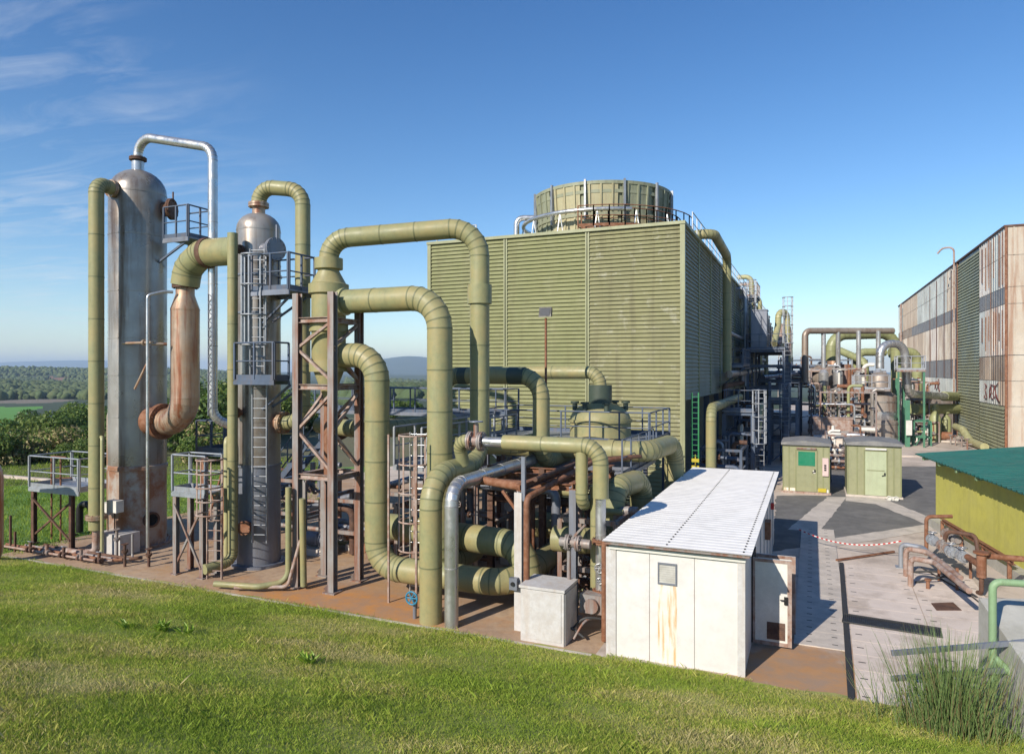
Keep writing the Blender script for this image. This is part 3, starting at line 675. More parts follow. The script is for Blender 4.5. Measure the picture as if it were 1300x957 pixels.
m = MB(); p = C2+V((.55, -.3, 10.0)); m.cyl(p, p+V((.5, -.1, 0)), .24, n=16); m.flange(p+V((.5, -.1, 0)), (.98, -.2, 0), .36, .06, 12); m.cyl(p+V((.55, -.1, .2)), p+V((.55, -.1, .75)), .03, n=6); m.build('side_nozzle', 'steel_dark', t)
cpipe('overhead_pipe', 'sage green pipe arching from the top of the shorter steel column', [C2+V((0, 0, 11.62)), C2+V((0, 0, 12.15)), (-14.87, 17.6, 11.95), (-14.87, 17.6, 4.55), (-15.75, 17.45, 4.55)], .235, 'sage', .55, 24, 6, 1.3,
      flanges=[((-15.55, 17.48, 4.55), (1, 0, 0), .36, .07)])
cpipe('stub_nozzle', 'rusty side nozzle low on the shorter steel column', [(-15.8, 17.42, 4.55), (-15.62, 17.45, 4.55)], .25, 'rust', clad=False)
P2 = V((-16.4, 16.2, 0))
cpipe('downpipe', 'slimmer flat topped green downpipe in front of the shorter column', [P2+V((0, 0, 10.45)), P2+V((0, 0, .35)), P2+V((-.2, -.9, .3))], .155, 'sage', .3, 20, 5, 1.5)
m = MB(); m.cyl(P2+V((0, .1, 10.0)), P2+V((0, .55, 10.0)), .09, n=12); m.flange(P2+V((0, .3, 10.0)), (0, 1, 0), .15, .04, 6, 12); solo(m, 'connector', 'rust_dark', 'dark flanged connector between green downpipe and shorter column', 'connector')
cpipe('downpipe', 'thin olive downpipe left of the slimmer flat topped downpipe', [(-16.95, 16.6, 4.0), (-16.8, 16.35, 4.2), (-16.8, 16.35, .2)], .09, 'sage_pale', .15, 12, clad=False)
platform('access_platform', 'upper dark balcony with ladder on the shorter steel column', -15.75, -14.3, 16.3, 17.5, 8.65, (), 'l', 'blue_steel', deck='steel_dark', gap=.7)
platform('access_platform', 'middle dark balcony wrapped round the shorter steel column', -16.1, -14.55, 15.95, 16.62, 5.95, (), 'b', 'blue_steel', deck='blue_steel', gap=.7)
for z, lb in ((8.65, 'raking strut under the upper balcony of the shorter column'), (5.95, 'raking strut under the middle balcony of the shorter column')):
    m = MB(); m.bar((-15.85, 16.9, z-.95), (-14.5, 16.6, z-.17), .06, .06); m.bar((-15.85, 17.2, z-.95), (-14.5, 17.3, z-.17), .06, .06); solo(m, 'strut', 'blue_steel', lb, 'strut')
t = thing('ladder', 'upper caged ladder on the right of the shorter steel column', 'ladder', (-15.8, 16.62, 6.0))
MB().ladder((-15.80, 16.62, 6.1), 10.0, (.35, -.94, 0)).build('rungs', 'galv', t); MB().cage((-15.80, 16.62, 7.0), 9.75, (.35, -.94, 0), gap=.9).build('cage', 'galv', t)
t = thing('ladder', 'lower ladder standing at the foot of the shorter steel column', 'ladder', (-15.65, 16.55, .2))
MB().ladder((-15.65, 16.55, .9), 5.8, (.35, -.94, 0)).build('rungs', 'galv', t)
# ------------------------------------------------------------------ cyclone separator in its rusty lattice frame
CX, CYY = -12.95, 16.45
t = thing('separator_vessel', 'sage green cyclone separator held in the rusty lattice frame', 'vessel', (CX, CYY, 5.2))
m = MB().lathe([(.05, 5.35), (.12, 5.35), (.49, 6.35), (.49, 8.42), (.575, 8.45), (.575, 8.72), (.5, 8.75), (.30, 9.12), (.30, 9.15), (.405, 9.17), (.405, 9.48), (.27, 9.5)], (CX, CYY, 0), 40)
m.build('body', 'sage', t)
for z0, z1 in ((7.35, 7.6), (6.18, 6.5)): MB().lathe([(.48, z0), (.555, z0), (.555, z1), (.48, z1)], (CX, CYY, 0), 40).build('band', 'sage', t)
m = MB().cyl((CX, CYY, 3.0), (CX, CYY, 5.5), .14, n=16); m.flange((CX, CYY, 5.3), (0, 0, 1), .26, .05, 8, 16); m.build('drain_leg', 'rust', t)
t = thing('lattice_tower', 'rusty grey lattice frame of four posts around the cyclone separator', 'frame', (CX, CYY, 0))
px = (CX-.62, CX+.62); py = (CYY-.62, CYY+.62); TOP = 8.42
for x in px:
    for y in py:
        m = MB().hbeam((x, y, 0), (x, y, TOP), .2, up=(0, 1, 0)); m.box((x-.2, y-.2, 0), (x+.2, y+.2, .035))
        m.bar((x-.13, y-.12, .2), (x-.02, y-.02, .04), .03, .2); m.build('post', 'grey_steel', t)
lv = [(.0, 3.2), (3.2, 5.75), (5.75, 7.65)]
for z in (3.2, 5.75, 7.65):
    m = MB()
    for y in py: m.hbeam((px[0]+.1, y, z), (px[1]-.1, y, z), .15)
    for x in px: m.hbeam((x, py[0]+.1, z-.02), (x, py[1]-.1, z-.02), .15)
    m.build('ring_beam', 'rust_pale', t)
for i, (z0, z1) in enumerate(((3.35, 4.5), (4.5, 5.6), (5.9, 6.85), (6.85, 7.6))):
    m = MB(); fl = i % 2
    for (a, b) in (((px[0], py[0]), (px[1], py[0])), ((px[1], py[0]), (px[1], py[1])), ((px[0], py[1]), (px[1], py[1])), ((px[0], py[0]), (px[0], py[1]))):
        p, q = (a, b) if fl else (b, a); m.bar((p[0], p[1], z0), (q[0], q[1], z1), .09, .07)
    m.build('brace', 'rust_pale', t)
cpipe('crossover_pipe', 'topmost sage pipe rising from the separator and crossing in front of the tower', [(CX, CYY, 9.45), (CX, CYY, 10.05), (-8.66, 17.7, 10.3), (-8.66, 17.7, 3.6), (-8.66, 14.95, 3.6), (-8.66, 14.95, -.05)], .28, 'sage', .8, 28, 6, 1.15,
      sleeves=[((-8.66, 17.7, 8.1), (-8.66, 17.7, 8.65), .345, 'sage')])
cpipe('outlet_pipe', 'middle sage pipe from the separator turning down beside the louvred tower', [(CX+.4, CYY, 8.2), (-9.25, CYY, 8.2), (-9.25, CYY, .9), (-9.25, 18.5, .9)], .345, 'sage', .85, 28, 6, 1.2,
      sleeves=[((CX+.42, CYY, 8.2), (CX+.62, CYY, 8.2), .40, 'sage_pale')])
cpipe('outlet_pipe', 'lowest sage pipe from the separator dropping to the ground and running right', [(CX+.4, CYY-.1, 6.65), (-11.2, CYY-.1, 6.65), (-11.2, CYY-.1, .72), (-7.15, CYY-.1, .72), (-7.15, 22.5, .72)], .345, 'sage', .72, 28, 6, 1.2)
cpipe('header_pipe', 'sage header pipe lying above the ground run with a downturned end', [(-12.2, 17.7, 1.55), (-7.1, 17.1, 1.55), (-6.75, 16.95, .15)], .38, 'sage', .75, 26, 6, 1.3)
cpipe('header_pipe', 'third sage header further back behind the white post', [(-6.3, 17.4, 1.75), (-5.2, 17.4, 1.75), (-5.2, 22.0, 1.75)], .34, 'sage', .6, 24, 6, 1.3)
cpipe('return_pipe', 'sage return pipe with flanged branch low behind the lattice frame', [(-15.0, 18.6, 4.4), (-13.0, 17.9, 4.4), (-11.9, 18.6, 4.4), (-11.9, 22, 4.4)], .27, 'sage', .6, 22, 5, 1.2, flanges=[((-13.9, 18.2, 4.4), (1, -.35, 0), .4, .07)], fmat='rust_dark')
cpipe('floor_pipe', 'olive pipe bending from upright to lie on the pad left of the frame', [(-13.65, 15.55, 2.9), (-13.65, 15.55, .22), (-14.2, 14.95, .18), (-15.6, 14.75, .15)], .085, 'sage', .35, 14, 5, 1.4, clad=False)
cpipe('floor_pipe', 'thin yellowish pipe lying beside the olive floor pipe', [(-13.35, 15.7, 1.4), (-13.5, 15.35, .15), (-14.9, 14.78, .12)], .05, 'rust_pale', .2, 10, clad=False)
cpipe('upright_pipe', 'second olive upright pipe just behind the left frame post', [(-13.2, 15.6, 2.6), (-13.25, 15.72, .1)], .09, 'sage', clad=False)
# silver pipe and neighbours
cpipe('silver_pipe', 'silver clad pipe bending over in front of the green crossover pipe', [(-8.02, 14.84, -.05), (-8.02, 14.84, 3.43), (-8.02, 21.2, 3.43)], .17, 'steel_bright', .5, 22, 6, 1.25)
cpipe('branch_pipe', 'sage branch pipe above the shed corner ending in a silver drop', [(-7.15, 16.0, 4.4), (-4.62, 16.0, 4.4), (-4.62, 16.0, 3.18)], .19, 'sage', .42, 22, 6, .95)
cpipe('silver_stub', 'short bright silver stub feeding the branch pipe from its valve', [(-7.72, 16.0, 4.4), (-7.17, 16.0, 4.4)], .125, 'steel_bright', clad=False, n=18)
cpipe('silver_drop', 'silver dented drop pipe standing beside the left wall of the white shed', [(-4.62, 16.0, 3.2), (-4.62, 16.0, .55)], .125, 'steel_bright', n=18, band=.8, flanges=[((-4.62, 16.0, 2.15), (0, 0, 1), .21, .05), ((-4.62, 16.0, .95), (0, 0, 1), .2, .05)], fmat='rust')
cpipe('branch_pipe', 'short sage drop pipe curling back under the branch pipe', [(-5.1, 16.02, 4.35), (-5.1, 16.02, 2.95), (-5.1, 16.95, 2.95)], .15, 'sage', .3, 18, 5, .8)
cpipe('upright_pipe', 'slender sage pipe rising behind the silver drop pipe', [(-4.86, 16.35, .5), (-4.86, 16.35, 3.4)], .12, 'sage', n=16)
t = thing('valve', 'dark flanged valve with a handwheel at the end of the branch pipe', 'valve', (-7.9, 16.0, 4.4))
m = MB(); m.flange((-7.78, 16, 4.4), (1, 0, 0), .25, .05, 8, 18); m.flange((-8.08, 16, 4.4), (1, 0, 0), .25, .05, 8, 18); m.cyl((-8.05, 16, 4.4), (-7.8, 16, 4.4), .15, n=14); m.cyl((-7.93, 16, 4.4), (-7.93, 16, 4.85), .07, n=10); m.build('body', 'grey_steel', t)
MB().wheel((-7.93, 16, 4.9), (0, 0, 1), .17).build('handwheel', 'steel_dark', t)
cpipe('return_pipe', 'small sage return elbow joining the valve to the crossover pipe', [(-8.13, 16.0, 4.4), (-8.45, 16.0, 4.4), (-8.45, 16.3, 3.75)], .17, 'sage', .28, 18, 5)
cpipe('gooseneck_pipe', 'sage pipe with a dark sleeve turning down before the tower', [(-11.25, 20.0, 1.0), (-11.25, 20.0, 6.05), (-7.67, 20.0, 6.05), (-7.67, 20.0, 3.4), (-7.67, 22.4, 3.4)], .265, 'sage', .7, 24, 6, 1.2,
      sleeves=[((-8.75, 20, 6.05), (-8.2, 20, 6.05), .275, 'sage_dark'), ((-10.5, 20, 6.05), (-10.2, 20, 6.05), .275, 'sage_dark')])
cpipe('lower_loop_pipe', 'stout sage pipe bending down at the far corner of the platform', [(-9.6, 21.5, 3.67), (-4.75, 21.5, 3.67), (-4.45, 24.6, 3.67), (-4.45, 24.6, .4)], .33, 'sage', .7, 26, 6, 1.2,
      sleeves=[((-5.95, 21.5, 3.67), (-5.75, 21.5, 3.67), .36, 'sage')])
cpipe('thick_elbow_pipe', 'thick sage elbow pipe standing behind the white shed roof', [(-5.05, 18.7, .1), (-5.05, 18.7, 2.95), (-4.7, 20.6, 2.95), (-4.7, 20.6, .3)], .33, 'sage', .5, 26, 5, .9)
cpipe('low_link_pipe', 'sage link pipe seen at the foot of the crossover riser', [(-9.6, 18.0, 4.0), (-8.0, 19.0, 4.0), (-8.0, 20.5, 4.0), (-8.0, 20.5, 2.5)], .26, 'sage', .5, 22, 5)
# ------------------------------------------------------------------ domed tank and the platform around it
T = V((-7.7, 26.6, 0))
t = thing('domed_tank', 'sage domed tank with a dark neck inside the railed platform', 'tank', T)
pr = [(1.2, .4), (1.2, 4.25)]+[(1.2*math.cos(a), 4.25+.75*math.sin(a)) for a in [R(x) for x in (10, 22, 34, 46, 58, 70, 78)]]
m = MB().lathe(pr, T, 44); m.lathe([(1.19, 4.2), (1.26, 4.2), (1.26, 4.3), (1.19, 4.3)], T, 44); m.build('shell', 'sage', t)
MB().lathe([(.46, 4.85), (.46, 5.65), (.0, 5.66)], T, 28).build('neck', 'sage_dark', t)
for a in (20, 70, 120, 200, 250, 300): m = MB(); p = T+V((1.0*math.cos(R(a)), 1.0*math.sin(R(a)), 4.65)); m.cyl(p, p+V((0, 0, .3)), .1, n=10); m.cyl(p+V((0, 0, .28)), p+V((0, 0, .36)), .17, n=10); m.build('hatch', 'sage_dark', t)
for k in range(4):
    a = R(45+90*k); MB().cyl(T+V((.95*math.cos(a), .95*math.sin(a), 0)), T+V((.95*math.cos(a), .95*math.sin(a), .5)), .12, n=10).build('leg', 'rust_dark', t)
cpipe('tank_pipe', 'sage pipe crossing before the louvres and turning down into the domed tank', [(-12.6, 26.6, 6.15), (-7.7, 26.6, 6.15), (-7.7, 26.6, 5.6)], .255, 'sage', .55, 22, 6, 1.4)
platform('walkway_platform', 'large railed platform around the domed tank before the tower', -12.0, -5.3, 24.6, 28.4, 3.6, [(-11.8, 24.8), (-8.6, 24.8), (-5.5, 24.8), (-5.5, 28.2), (-8.6, 28.2), (-11.8, 28.2)], '', 'blue_steel', 'blue_steel', deck='galv')
platform('walkway_platform', 'pale narrow walkway running back from the caged ladder', -11.35, -10.35, 17.4, 24.4, 3.45, [(-11.25, 18.4), (-10.45, 18.4), (-11.25, 23.4), (-10.45, 23.4)], 'fb', 'galv', 'grey_steel', brace=False)
platform('walkway_platform', 'long dark walkway behind the separator with blue grey rails', -22.5, -12.2, 27.5, 29.0, 4.3, [(-22.3, 27.7), (-19, 27.7), (-15.6, 27.7), (-12.4, 27.7)], '', 'blue_steel', 'blue_steel', deck='steel_dark', brace=False)
t = thing('caged_ladder', 'rusty caged ladder standing right of the lowest outlet pipe', 'ladder', (-10.35, 16.95, 0))
MB().ladder((-10.0, 16.6, .0), 4.5, (.15, -.99, 0), w=.5).build('rungs', 'steel_bright', t)
m = MB().cage((-10.0, 16.6, 1.35), 4.45, (.15, -.99, 0), .42, .78, 6); m.build('cage', 'rust_pale', t)
for k, x in enumerate((-10.42, -9.5)):
    m = MB().bar((x, 15.75-.1*k, 0), (x, 15.75-.1*k, 4.5), .05, .05); m.build('post', 'rust_pale', t)
# ------------------------------------------------------------------ rusty pipe rack between silver pipe and shed
RX0, RX1, RX2, RY0, RY1 = -6.45, -5.35, -4.95, 15.35, 18.6
t = thing('pipe_rack', 'rusty pipe rack with a white front post behind the cabinet', 'rack', (-5.8, 16.5, 0))
MB().hbeam((RX0, RY0, 0), (RX0, RY0, 3.3), .19).build('front_post', 'cabinet', t)
for (x, y, mt) in ((-5.5, 16.6, 'steel_dark'), (-5.05, 17.5, 'blue_steel'), (-7.4, 19.4, 'rust_dark'), (-6.3, 19.4, 'blue_steel'), (-9.1, 19.4, 'rust_dark'), (-8.3, 22.5, 'blue_steel'), (-9.7, 22.5, 'blue_steel')):
    m = MB().hbeam((x, y, 0), (x, y, 3.3), .18); m.box((x-.17, y-.17, 0), (x+.17, y+.17, .03)); m.build('post', mt, t)
m = MB(); m.hbeam((RX0, RY0, 3.4), (RX0, 19.5, 3.4), .17); m.hbeam((-5.3, 15.9, 3.42), (-5.3, 19.5, 3.42), .17); m.build('long_beam', 'rust', t)
m = MB()
for y in (16.9, 18.2, 19.4): m.hbeam((-9.2, y, 3.22), (-5.2, y, 3.22), .17)
m.bar((RX0, RY0+.02, 2.75), (RX0-.45, RY0+.02, 3.3), .07, .07); m.build('cross_beam', 'rust', t)
cpipe('rusty_pipe', 'bright rust red pipe standing beside the white rack post', [(-6.2, 15.2, 1.0), (-6.2, 15.2, 3.2), (-5.7, 18.8, 3.62), (-5.0, 20.5, 3.62)], .075, 'rust', .2, 12, clad=False)
cpipe('rusty_pipe', 'lower half of the rust red standpipe behind the cabinet', [(-6.2, 15.2, .05), (-6.2, 15.2, .97)], .075, 'rust', n=12, clad=False, flanges=[((-6.2, 15.2, .98), (0, 0, 1), .12, .03)], fmat='cream')
cpipe('rusty_pipe', 'rusty cross pipe resting on the front of the pipe rack', [(-8.0, 16.35, 3.35), (-6.5, 15.75, 3.35)], .11, 'rust', n=14, clad=False)
cpipe('rusty_pipe', 'rust brown pipe slanting back along the rack top', [(-6.1, 15.5, 3.6), (-6.1, 19.5, 3.6), (-4.8, 21, 3.6)], .06, 'rust_dark', .2, 10, clad=False)
m = MB(); m.bar((RX0+.12, RY0-.02, 3.1), (RX0+.12, RY0-.02, 4.15), .09, .09); solo(m, 'stub_post', 'steel_dark', 'short dark stub post on top of the white rack post', 'post')
m = MB(); m.bar((-5.05, 17.2, 3.5), (-5.05, 17.2, 4.2), .1, .1); solo(m, 'stub_post', 'rust_pale', 'short rusty stub post near the branch pipe', 'post')
t = thing('switch_box', 'small dark switch box clamped to the white rack post', 'box', (-6.5, 15.2, 1.0)); m = MB().box((-6.62, 15.12, 1.0), (-6.42, 15.25, 1.28)); m.build('casing', 'steel_dark', t)
MB().cyl((-6.52, 15.12, 1.15), (-6.52, 15.08, 1.15), .05, n=10).build('knob', 'black', t)
# white cabinet
t = thing('cabinet', 'speckled white metal cabinet standing in the grass before the rack', 'cabinet', (-5.65, 15.15, 0))
x0, x1, y0, y1, z1 = -6.17, -5.12, 14.76, 15.66, 1.27
MB().box((x0, y0, -.1), (x1, y1, z1-.05)).build('casing', 'cabinet', t); MB().box((x0-.03, y0-.04, z1-.05), (x1+.03, y1+.03, z1+.01)).build('lid', 'cabinet', t)
m = MB().box((x0+.06, y0-.014, .08), (x1-.06, y0-.002, z1-.1)); m.build('door', 'cabinet', t)
MB().box((x1+.002, y0+.04, -.05), (x1+.02, y1-.02, z1-.1)).build('side_panel', 'cabinet', t)
# pump and pipework in the corner between cabinet and shed
t = thing('valve_set', 'rusty valve set with elbows beside the shed wall', 'valve', (-4.9, 15.9, 0))
m = MB(); m.flange((-5.05, 15.6, 2.15), (1, 0, 0), .19, .05, 8, 16); m.flange((-5.3, 15.6, 2.15), (1, 0, 0), .19, .05, 8, 16); m.cyl((-5.5, 15.6, 2.15), (-4.75, 15.6, 2.15), .11, n=14)
m.cyl((-5.28, 15.6, 2.15), (-5.28, 15.6, .1), .05, n=10); m.bar((-5.2, 15.6, 2.25), (-4.85, 15.5, 2.62), .05, .05); m.build('body', 'grey_steel', t)
m = MB().box((-5.0, 15.55, .55), (-4.35, 15.9, .98)); m.cyl((-4.7, 15.45, .75), (-4.7, 15.55, .75), .17, n=16); m.build('casing', 'grey_steel', t)
for z, r in ((1.55, .11), (1.25, .07)): m = MB().wheel((-4.6, 15.82, z), (.2, -1, 0), r, .015); m.cyl((-4.6, 15.82, z), (-4.62, 16.0, z), .02, n=6); m.build('handwheel', 'steel_bright', t)
cpipe('drain_pipe', 'rust red drain pipe at the front left corner of the shed', [(-4.35, 15.35, .05), (-4.35, 15.35, 2.35)], .065, 'rust', n=12, clad=False)
for i, (a, b) in enumerate((((-5.2, 15.3, .1), (-4.5, 15.6, .45)), ((-5.0, 15.1, .08), (-4.6, 15.75, .4)), ((-5.5, 15.35, .1), (-4.8, 15.2, .12)))):
    cpipe('hose', ('dark hose looping at the foot of the valve set', 'grey hose bent towards the shed wall foot', 'short hose lying on the pad beside the cabinet')[i], [a, V(a).lerp(V(b), .5)+V((0, -.1, .25)), b], .03, 'hose_dark' if i != 1 else 'grey_steel', .3, 8, clad=False)
t = thing('handwheel_valve', 'small floor valve with a blue handwheel near the ladder foot', 'valve', (-9.15, 14.95, 0))
m = MB(); m.cyl((-9.15, 15.0, .0), (-9.15, 15.0, .5), .05, n=10); m.cyl((-9.15, 15.0, .55), (-9.15, 14.86, .55), .03, n=8); m.build('stem', 'steel_dark', t); MB().wheel((-9.15, 14.85, .55), (0, -1, 0), .16, .022).build('handwheel', 'blue_wheel', t)
# ------------------------------------------------------------------ flood lamp
LP = at(693, 470, 25.5)
t = thing('flood_lamp', 'dark flood lamp on a rusty pole before the louvred tower', 'lamp', (LP.x, LP.y, 3.6))
MB().cyl((LP.x, LP.y, 3.6), (LP.x, LP.y, 8.15), .045, n=10).build('pole', 'rust', t)
h = V((LP.x, LP.y, 8.35)); m = MB().hexa([h+V((-.24, -.13, -.17)), h+V((.24, -.13, -.17)), h+V((.2, .13, -.14)), h+V((-.2, .13, -.14))], [h+V((-.24, -.04, .2)), h+V((.24, -.04, .2)), h+V((.2, .17, .14)), h+V((-.2, .17, .14))]); m.build('housing', 'black', t)
m = MB().add([h+V((-.19, -.133, -.12)), h+V((.19, -.133, -.12)), h+V((.19, -.063, .15)), h+V((-.19, -.063, .15))], [(0, 1, 2, 3)]); m.build('glass', 'lamp_glass', t)
# ------------------------------------------------------------------ left hand access platforms and ground pipework
platform('access_platform', 'galvanised platform on four rusty legs left of the tallest column', -25.9, -23.2, 16.0, 17.6, 2.05, [(-25.75, 16.1), (-23.7, 16.1), (-25.75, 17.5), (-23.4, 17.5)], '', 'galv', 'rust_dark', deck='galv')
platform('access_platform', 'galvanised platform with a cage standing before the shorter column', -17.95, -16.6, 15.3, 16.0, 2.55, [(-17.85, 15.38), (-16.75, 15.38), (-17.85, 15.92), (-16.75, 15.92)], 'r', 'galv', 'grey_steel', deck='galv')
t = thing('caged_ladder', 'short caged ladder at the right end of the front platform', 'ladder', (-16.3, 15.3, 0))
MB().ladder((-16.35, 15.45, 0), 3.6, (.3, -.95, 0)).build('rungs', 'rust_pale', t); MB().cage((-16.35, 15.45, 2.0), 3.6, (.3, -.95, 0), .36, .4, 4).build('cage', 'rust_pale', t)
platform('access_platform', 'small dark platform behind the rusty elbow between the columns', -20.6, -19.2, 18.6, 20.0, 3.3, [(-20.4, 18.8), (-19.4, 18.8), (-20.4, 19.8), (-19.4, 19.8)], '', 'blue_steel', 'rust', deck='blue_steel', gap=.6)
t = thing('stair', 'steel stair with blue grey rails rising behind the columns', 'stair', (-18.6, 20.5, 0))
m = MB()
for k in range(12): m.box((-19.9+k*.25, 20.2, .3+k*.27), (-19.65+k*.25, 21.0, .34+k*.27))
m.build('tread', 'blue_steel', t)
for y in (20.17, 21.03): m = MB().bar((-20.0, y, .15), (-16.9, y, 3.5), .05, .22); m.bar((-20.0, y, 1.15), (-16.9, y, 4.5), .04, .04); [m.bar((-20+k*.75, y, .2+k*.81), (-20+k*.75, y, 1.15+k*.81), .035, .035) for k in range(5)]; m.build('handrail', 'blue_steel', t)
cpipe('grey_pipe', 'weathered grey pipe with an elbow at the left picture edge', [cam(-17.9, 22.2, .0), cam(-16.62, 22.2, .0)+V((0, 0, .1)), cam(-16.62, 22.2, 3.25), cam(-18.5, 22.6, 3.25)], .28, 'steel_rusty', .5, 20, 6, clad=False)
for i in range(4):
    y = 15.0+i*.2; cpipe('ground_pipe', ['slim rusty pipe lying nearest the grass by the tallest column', 'second slim ground pipe with valves before the column', 'third ground pipe ending in an upright before the column', 'fourth ground pipe passing close to the skirt'][i],
      [(-26.5+i*.7, y, .16), (-20.9+i*.25, y, .16), (-20.5+i*.2, y+.25, .16)]+([(-20.3, y+.4, .16), (-20.3, y+.4, .9)] if i == 2 else []), .04+.012*(i % 2), ['rust_pale', 'rust', 'grey_steel', 'rust_dark'][i], .15, 8, clad=False)
for i in range(5):
    x = -24.2+i*.85; t = thing('ground_valve', ['leftmost small ground valve beside the platform legs', 'ground valve second from the platform legs', 'grey ground valve in the middle of the row before the column', 'ground valve just before the column plinth', 'rightmost ground valve next to the pad'][i], 'valve', (x, 15.1, .1), 'ground valves before the tallest column')
    m = MB().cyl((x, 15.0, .2), (x, 15.02, .42), .05, n=8); m.flange((x-.1, 15.0, .18), (1, 0, 0), .1, .03, 4, 10); m.flange((x+.1, 15.0, .18), (1, 0, 0), .1, .03, 4, 10); m.build('body', 'grey_steel' if i % 2 else 'rust_dark', t)
    MB().wheel((x, 15.02, .45), (0, .3, 1), .09, .012).build('handwheel', 'rust' if i % 2 else 'galv', t)
for i in range(7):
    x = -27.6+i*.42; m = MB().bar((x, 15.05+.1*(i % 2), 0), (x, 15.05+.1*(i % 2), .7+.25*(i % 3)), .06, .06)
    solo(m, 'stub_post', 'rust_dark', 'short rusty stub post in the row at the left of the platform', 'post', 'stub posts beside the left platform')
t = thing('safety_arch', 'small black bent pipe standing under the left platform', 'pipe', (-25.5, 17.9, 0)); m = MB().pipe([(-25.9, 17.9, 0), (-25.9, 17.9, 1.1), (-25.2, 17.9, 1.1), (-25.2, 17.9, .2)], .13, .3, 14, clad=False); m.build('tube', 'black', t)
m = MB(); m.box((-23.75, 17.75, 3.0), (-23.35, 17.95, 4.15)); solo(m, 'panel_box', 'cream', 'tall pale control panel standing behind the left downpipe', 'panel')
m = MB(); [m.bar((-25.4+.5*k, 16.5, .1), (-25.4+.5*k, 16.5, 3.1), .045, .045) for k in range(2)]; m.bar((-25.4, 16.5, 3.1), (-24.6, 16.5, 3.1), .05, .05); m.bar((-25.4, 16.5, 2.3), (-24.9, 16.9, 2.3), .04, .04); solo(m, 'bent_conduit', 'rust', 'rusty bent conduit rising through the left platform', 'conduit')
# ------------------------------------------------------------------ pipework packed under the platform
deck = thing('grating_deck', 'dark grating deck over the packed pipework behind the rusty rack', 'deck', (-7.3, 21, 3.1))
m = MB()
for i in range(26): m.bar((-9.6, 19.7+i*.17, 3.12), (-5.0, 19.7+i*.17, 3.12), .03, .05)
for x in (-9.6, -8.1, -6.6, -5.0): m.bar((x, 19.6, 3.1), (x, 24.1, 3.1), .06, .12)
m.build('grating', 'steel_dark', deck)
MB().rail([(-5.05, 24.0, 3.15), (-5.05, 19.7, 3.15)], 1.05, 1.0, .022).build('handrail', 'blue_steel', deck)
for i, (pts, r, mt, lb) in enumerate((
  ([(-9.8, 20.3, 2.5), (-5.2, 20.3, 2.5)], .16, 'sage', 'level sage pipe tucked under the grating deck'),
  ([(-9.8, 20.9, 2.0), (-5.0, 20.9, 2.0)], .12, 'rust_dark', 'dark rusty pipe tucked under the grating deck'),
  ([(-10.0, 19.2, 2.7), (-6.9, 19.2, 2.7), (-6.9, 19.2, .2)], .14, 'steel_dark', 'dark pipe dropping from under the grating deck'),
  ([(-9.4, 22.4, .9), (-5.2, 22.4, .9)], .45, 'sage', 'stout sage header lying at the back under the deck'),
  ([(-9.4, 23.3, 1.9), (-5.2, 23.3, 1.9)], .35, 'sage_dark', 'dark green header lying at the back under the deck'),
  ([(-7.9, 19.8, .1), (-7.9, 19.8, 2.3), (-7.9, 22, 2.3)], .1, 'rust', 'thin rusty riser between the headers'),
  ([(-6.0, 19.9, .1), (-6.0, 19.9, 2.6), (-5.2, 19.9, 2.6)], .09, 'rust_pale', 'thin pale rusty riser right of the headers'),
  ([(-16.0, 20.5, .35), (-11.2, 20.5, .35)], .18, 'rust_dark', 'dark pipe lying on the pad behind the lattice tower'),
  ([(-16.0, 21.2, .35), (-11.2, 21.2, .35), (-11.2, 21.2, 3)], .14, 'sage', 'sage pipe lying on the pad behind the lattice tower'),
  ([(-15.6, 22.6, .5), (-10.5, 22.6, .5)], .28, 'sage_dark', 'dark green pipe lying further behind the lattice tower'),
  ([(-19.8, 21.5, .3), (-13.0, 21.5, 2.4), (-11.8, 21.5, 2.4)], .12, 'steel_dark', 'dark slanting pipe behind the shorter steel column'))):
    cpipe('service_pipe', lb, pts, r, mt, .3, 16, 5, 1.4, clad=r > .15)
for i, (x, y, lb) in enumerate(((-8.6, 20.6, 'dark pump under the left of the grating deck'), (-6.4, 21.6, 'dark pump under the right of the grating deck'), (-14.2, 20.0, 'dark pump on the pad behind the lattice tower'), (-15.4, 19.0, 'dark pump close behind the shorter steel column'))):
    t = thing('pump', lb, 'pump', (x, y, 0)); MB().box((x-.6, y-.3, 0), (x+.6, y+.3, .22)).build('base', 'concrete_strip', t)
    m = MB().lathe([(.05, -.5), (.2, -.5), (.24, -.42), (.24, .05), (.14, .1), (.14, .2), (.3, .22), (.3, .42), (.1, .46)], (x, y, .5), 18, (1, 0, 0)); m.cyl((x+.32, y, .5), (x+.32, y, 1.1), .1, n=12); m.build('motor', 'steel_dark' if i % 2 else 'blue_steel', t)
    MB().flange((x+.32, y, 1.1), Z, .18, .04, 6, 14).build('flange', 'rust_dark', t)
for i, (x, y, h) in enumerate(((-20.9, 15.7, 1.0), (-20.0, 15.3, .7), (-19.3, 15.6, .55))):
    m = MB().cyl((x, y, 0), (x, y, h), .045, n=8); m.flange((x, y, h*.7), Z, .1, .03, 4, 10); m.wheel((x, y, h+.02), Z, .1, .012); solo(m, 'ground_valve', 'rust_dark' if i else 'grey_steel', ['tallest upright valve right of the concrete plinth', 'middle upright valve on the pad past the plinth', 'lowest upright valve on the bare pad'][i], 'valve')
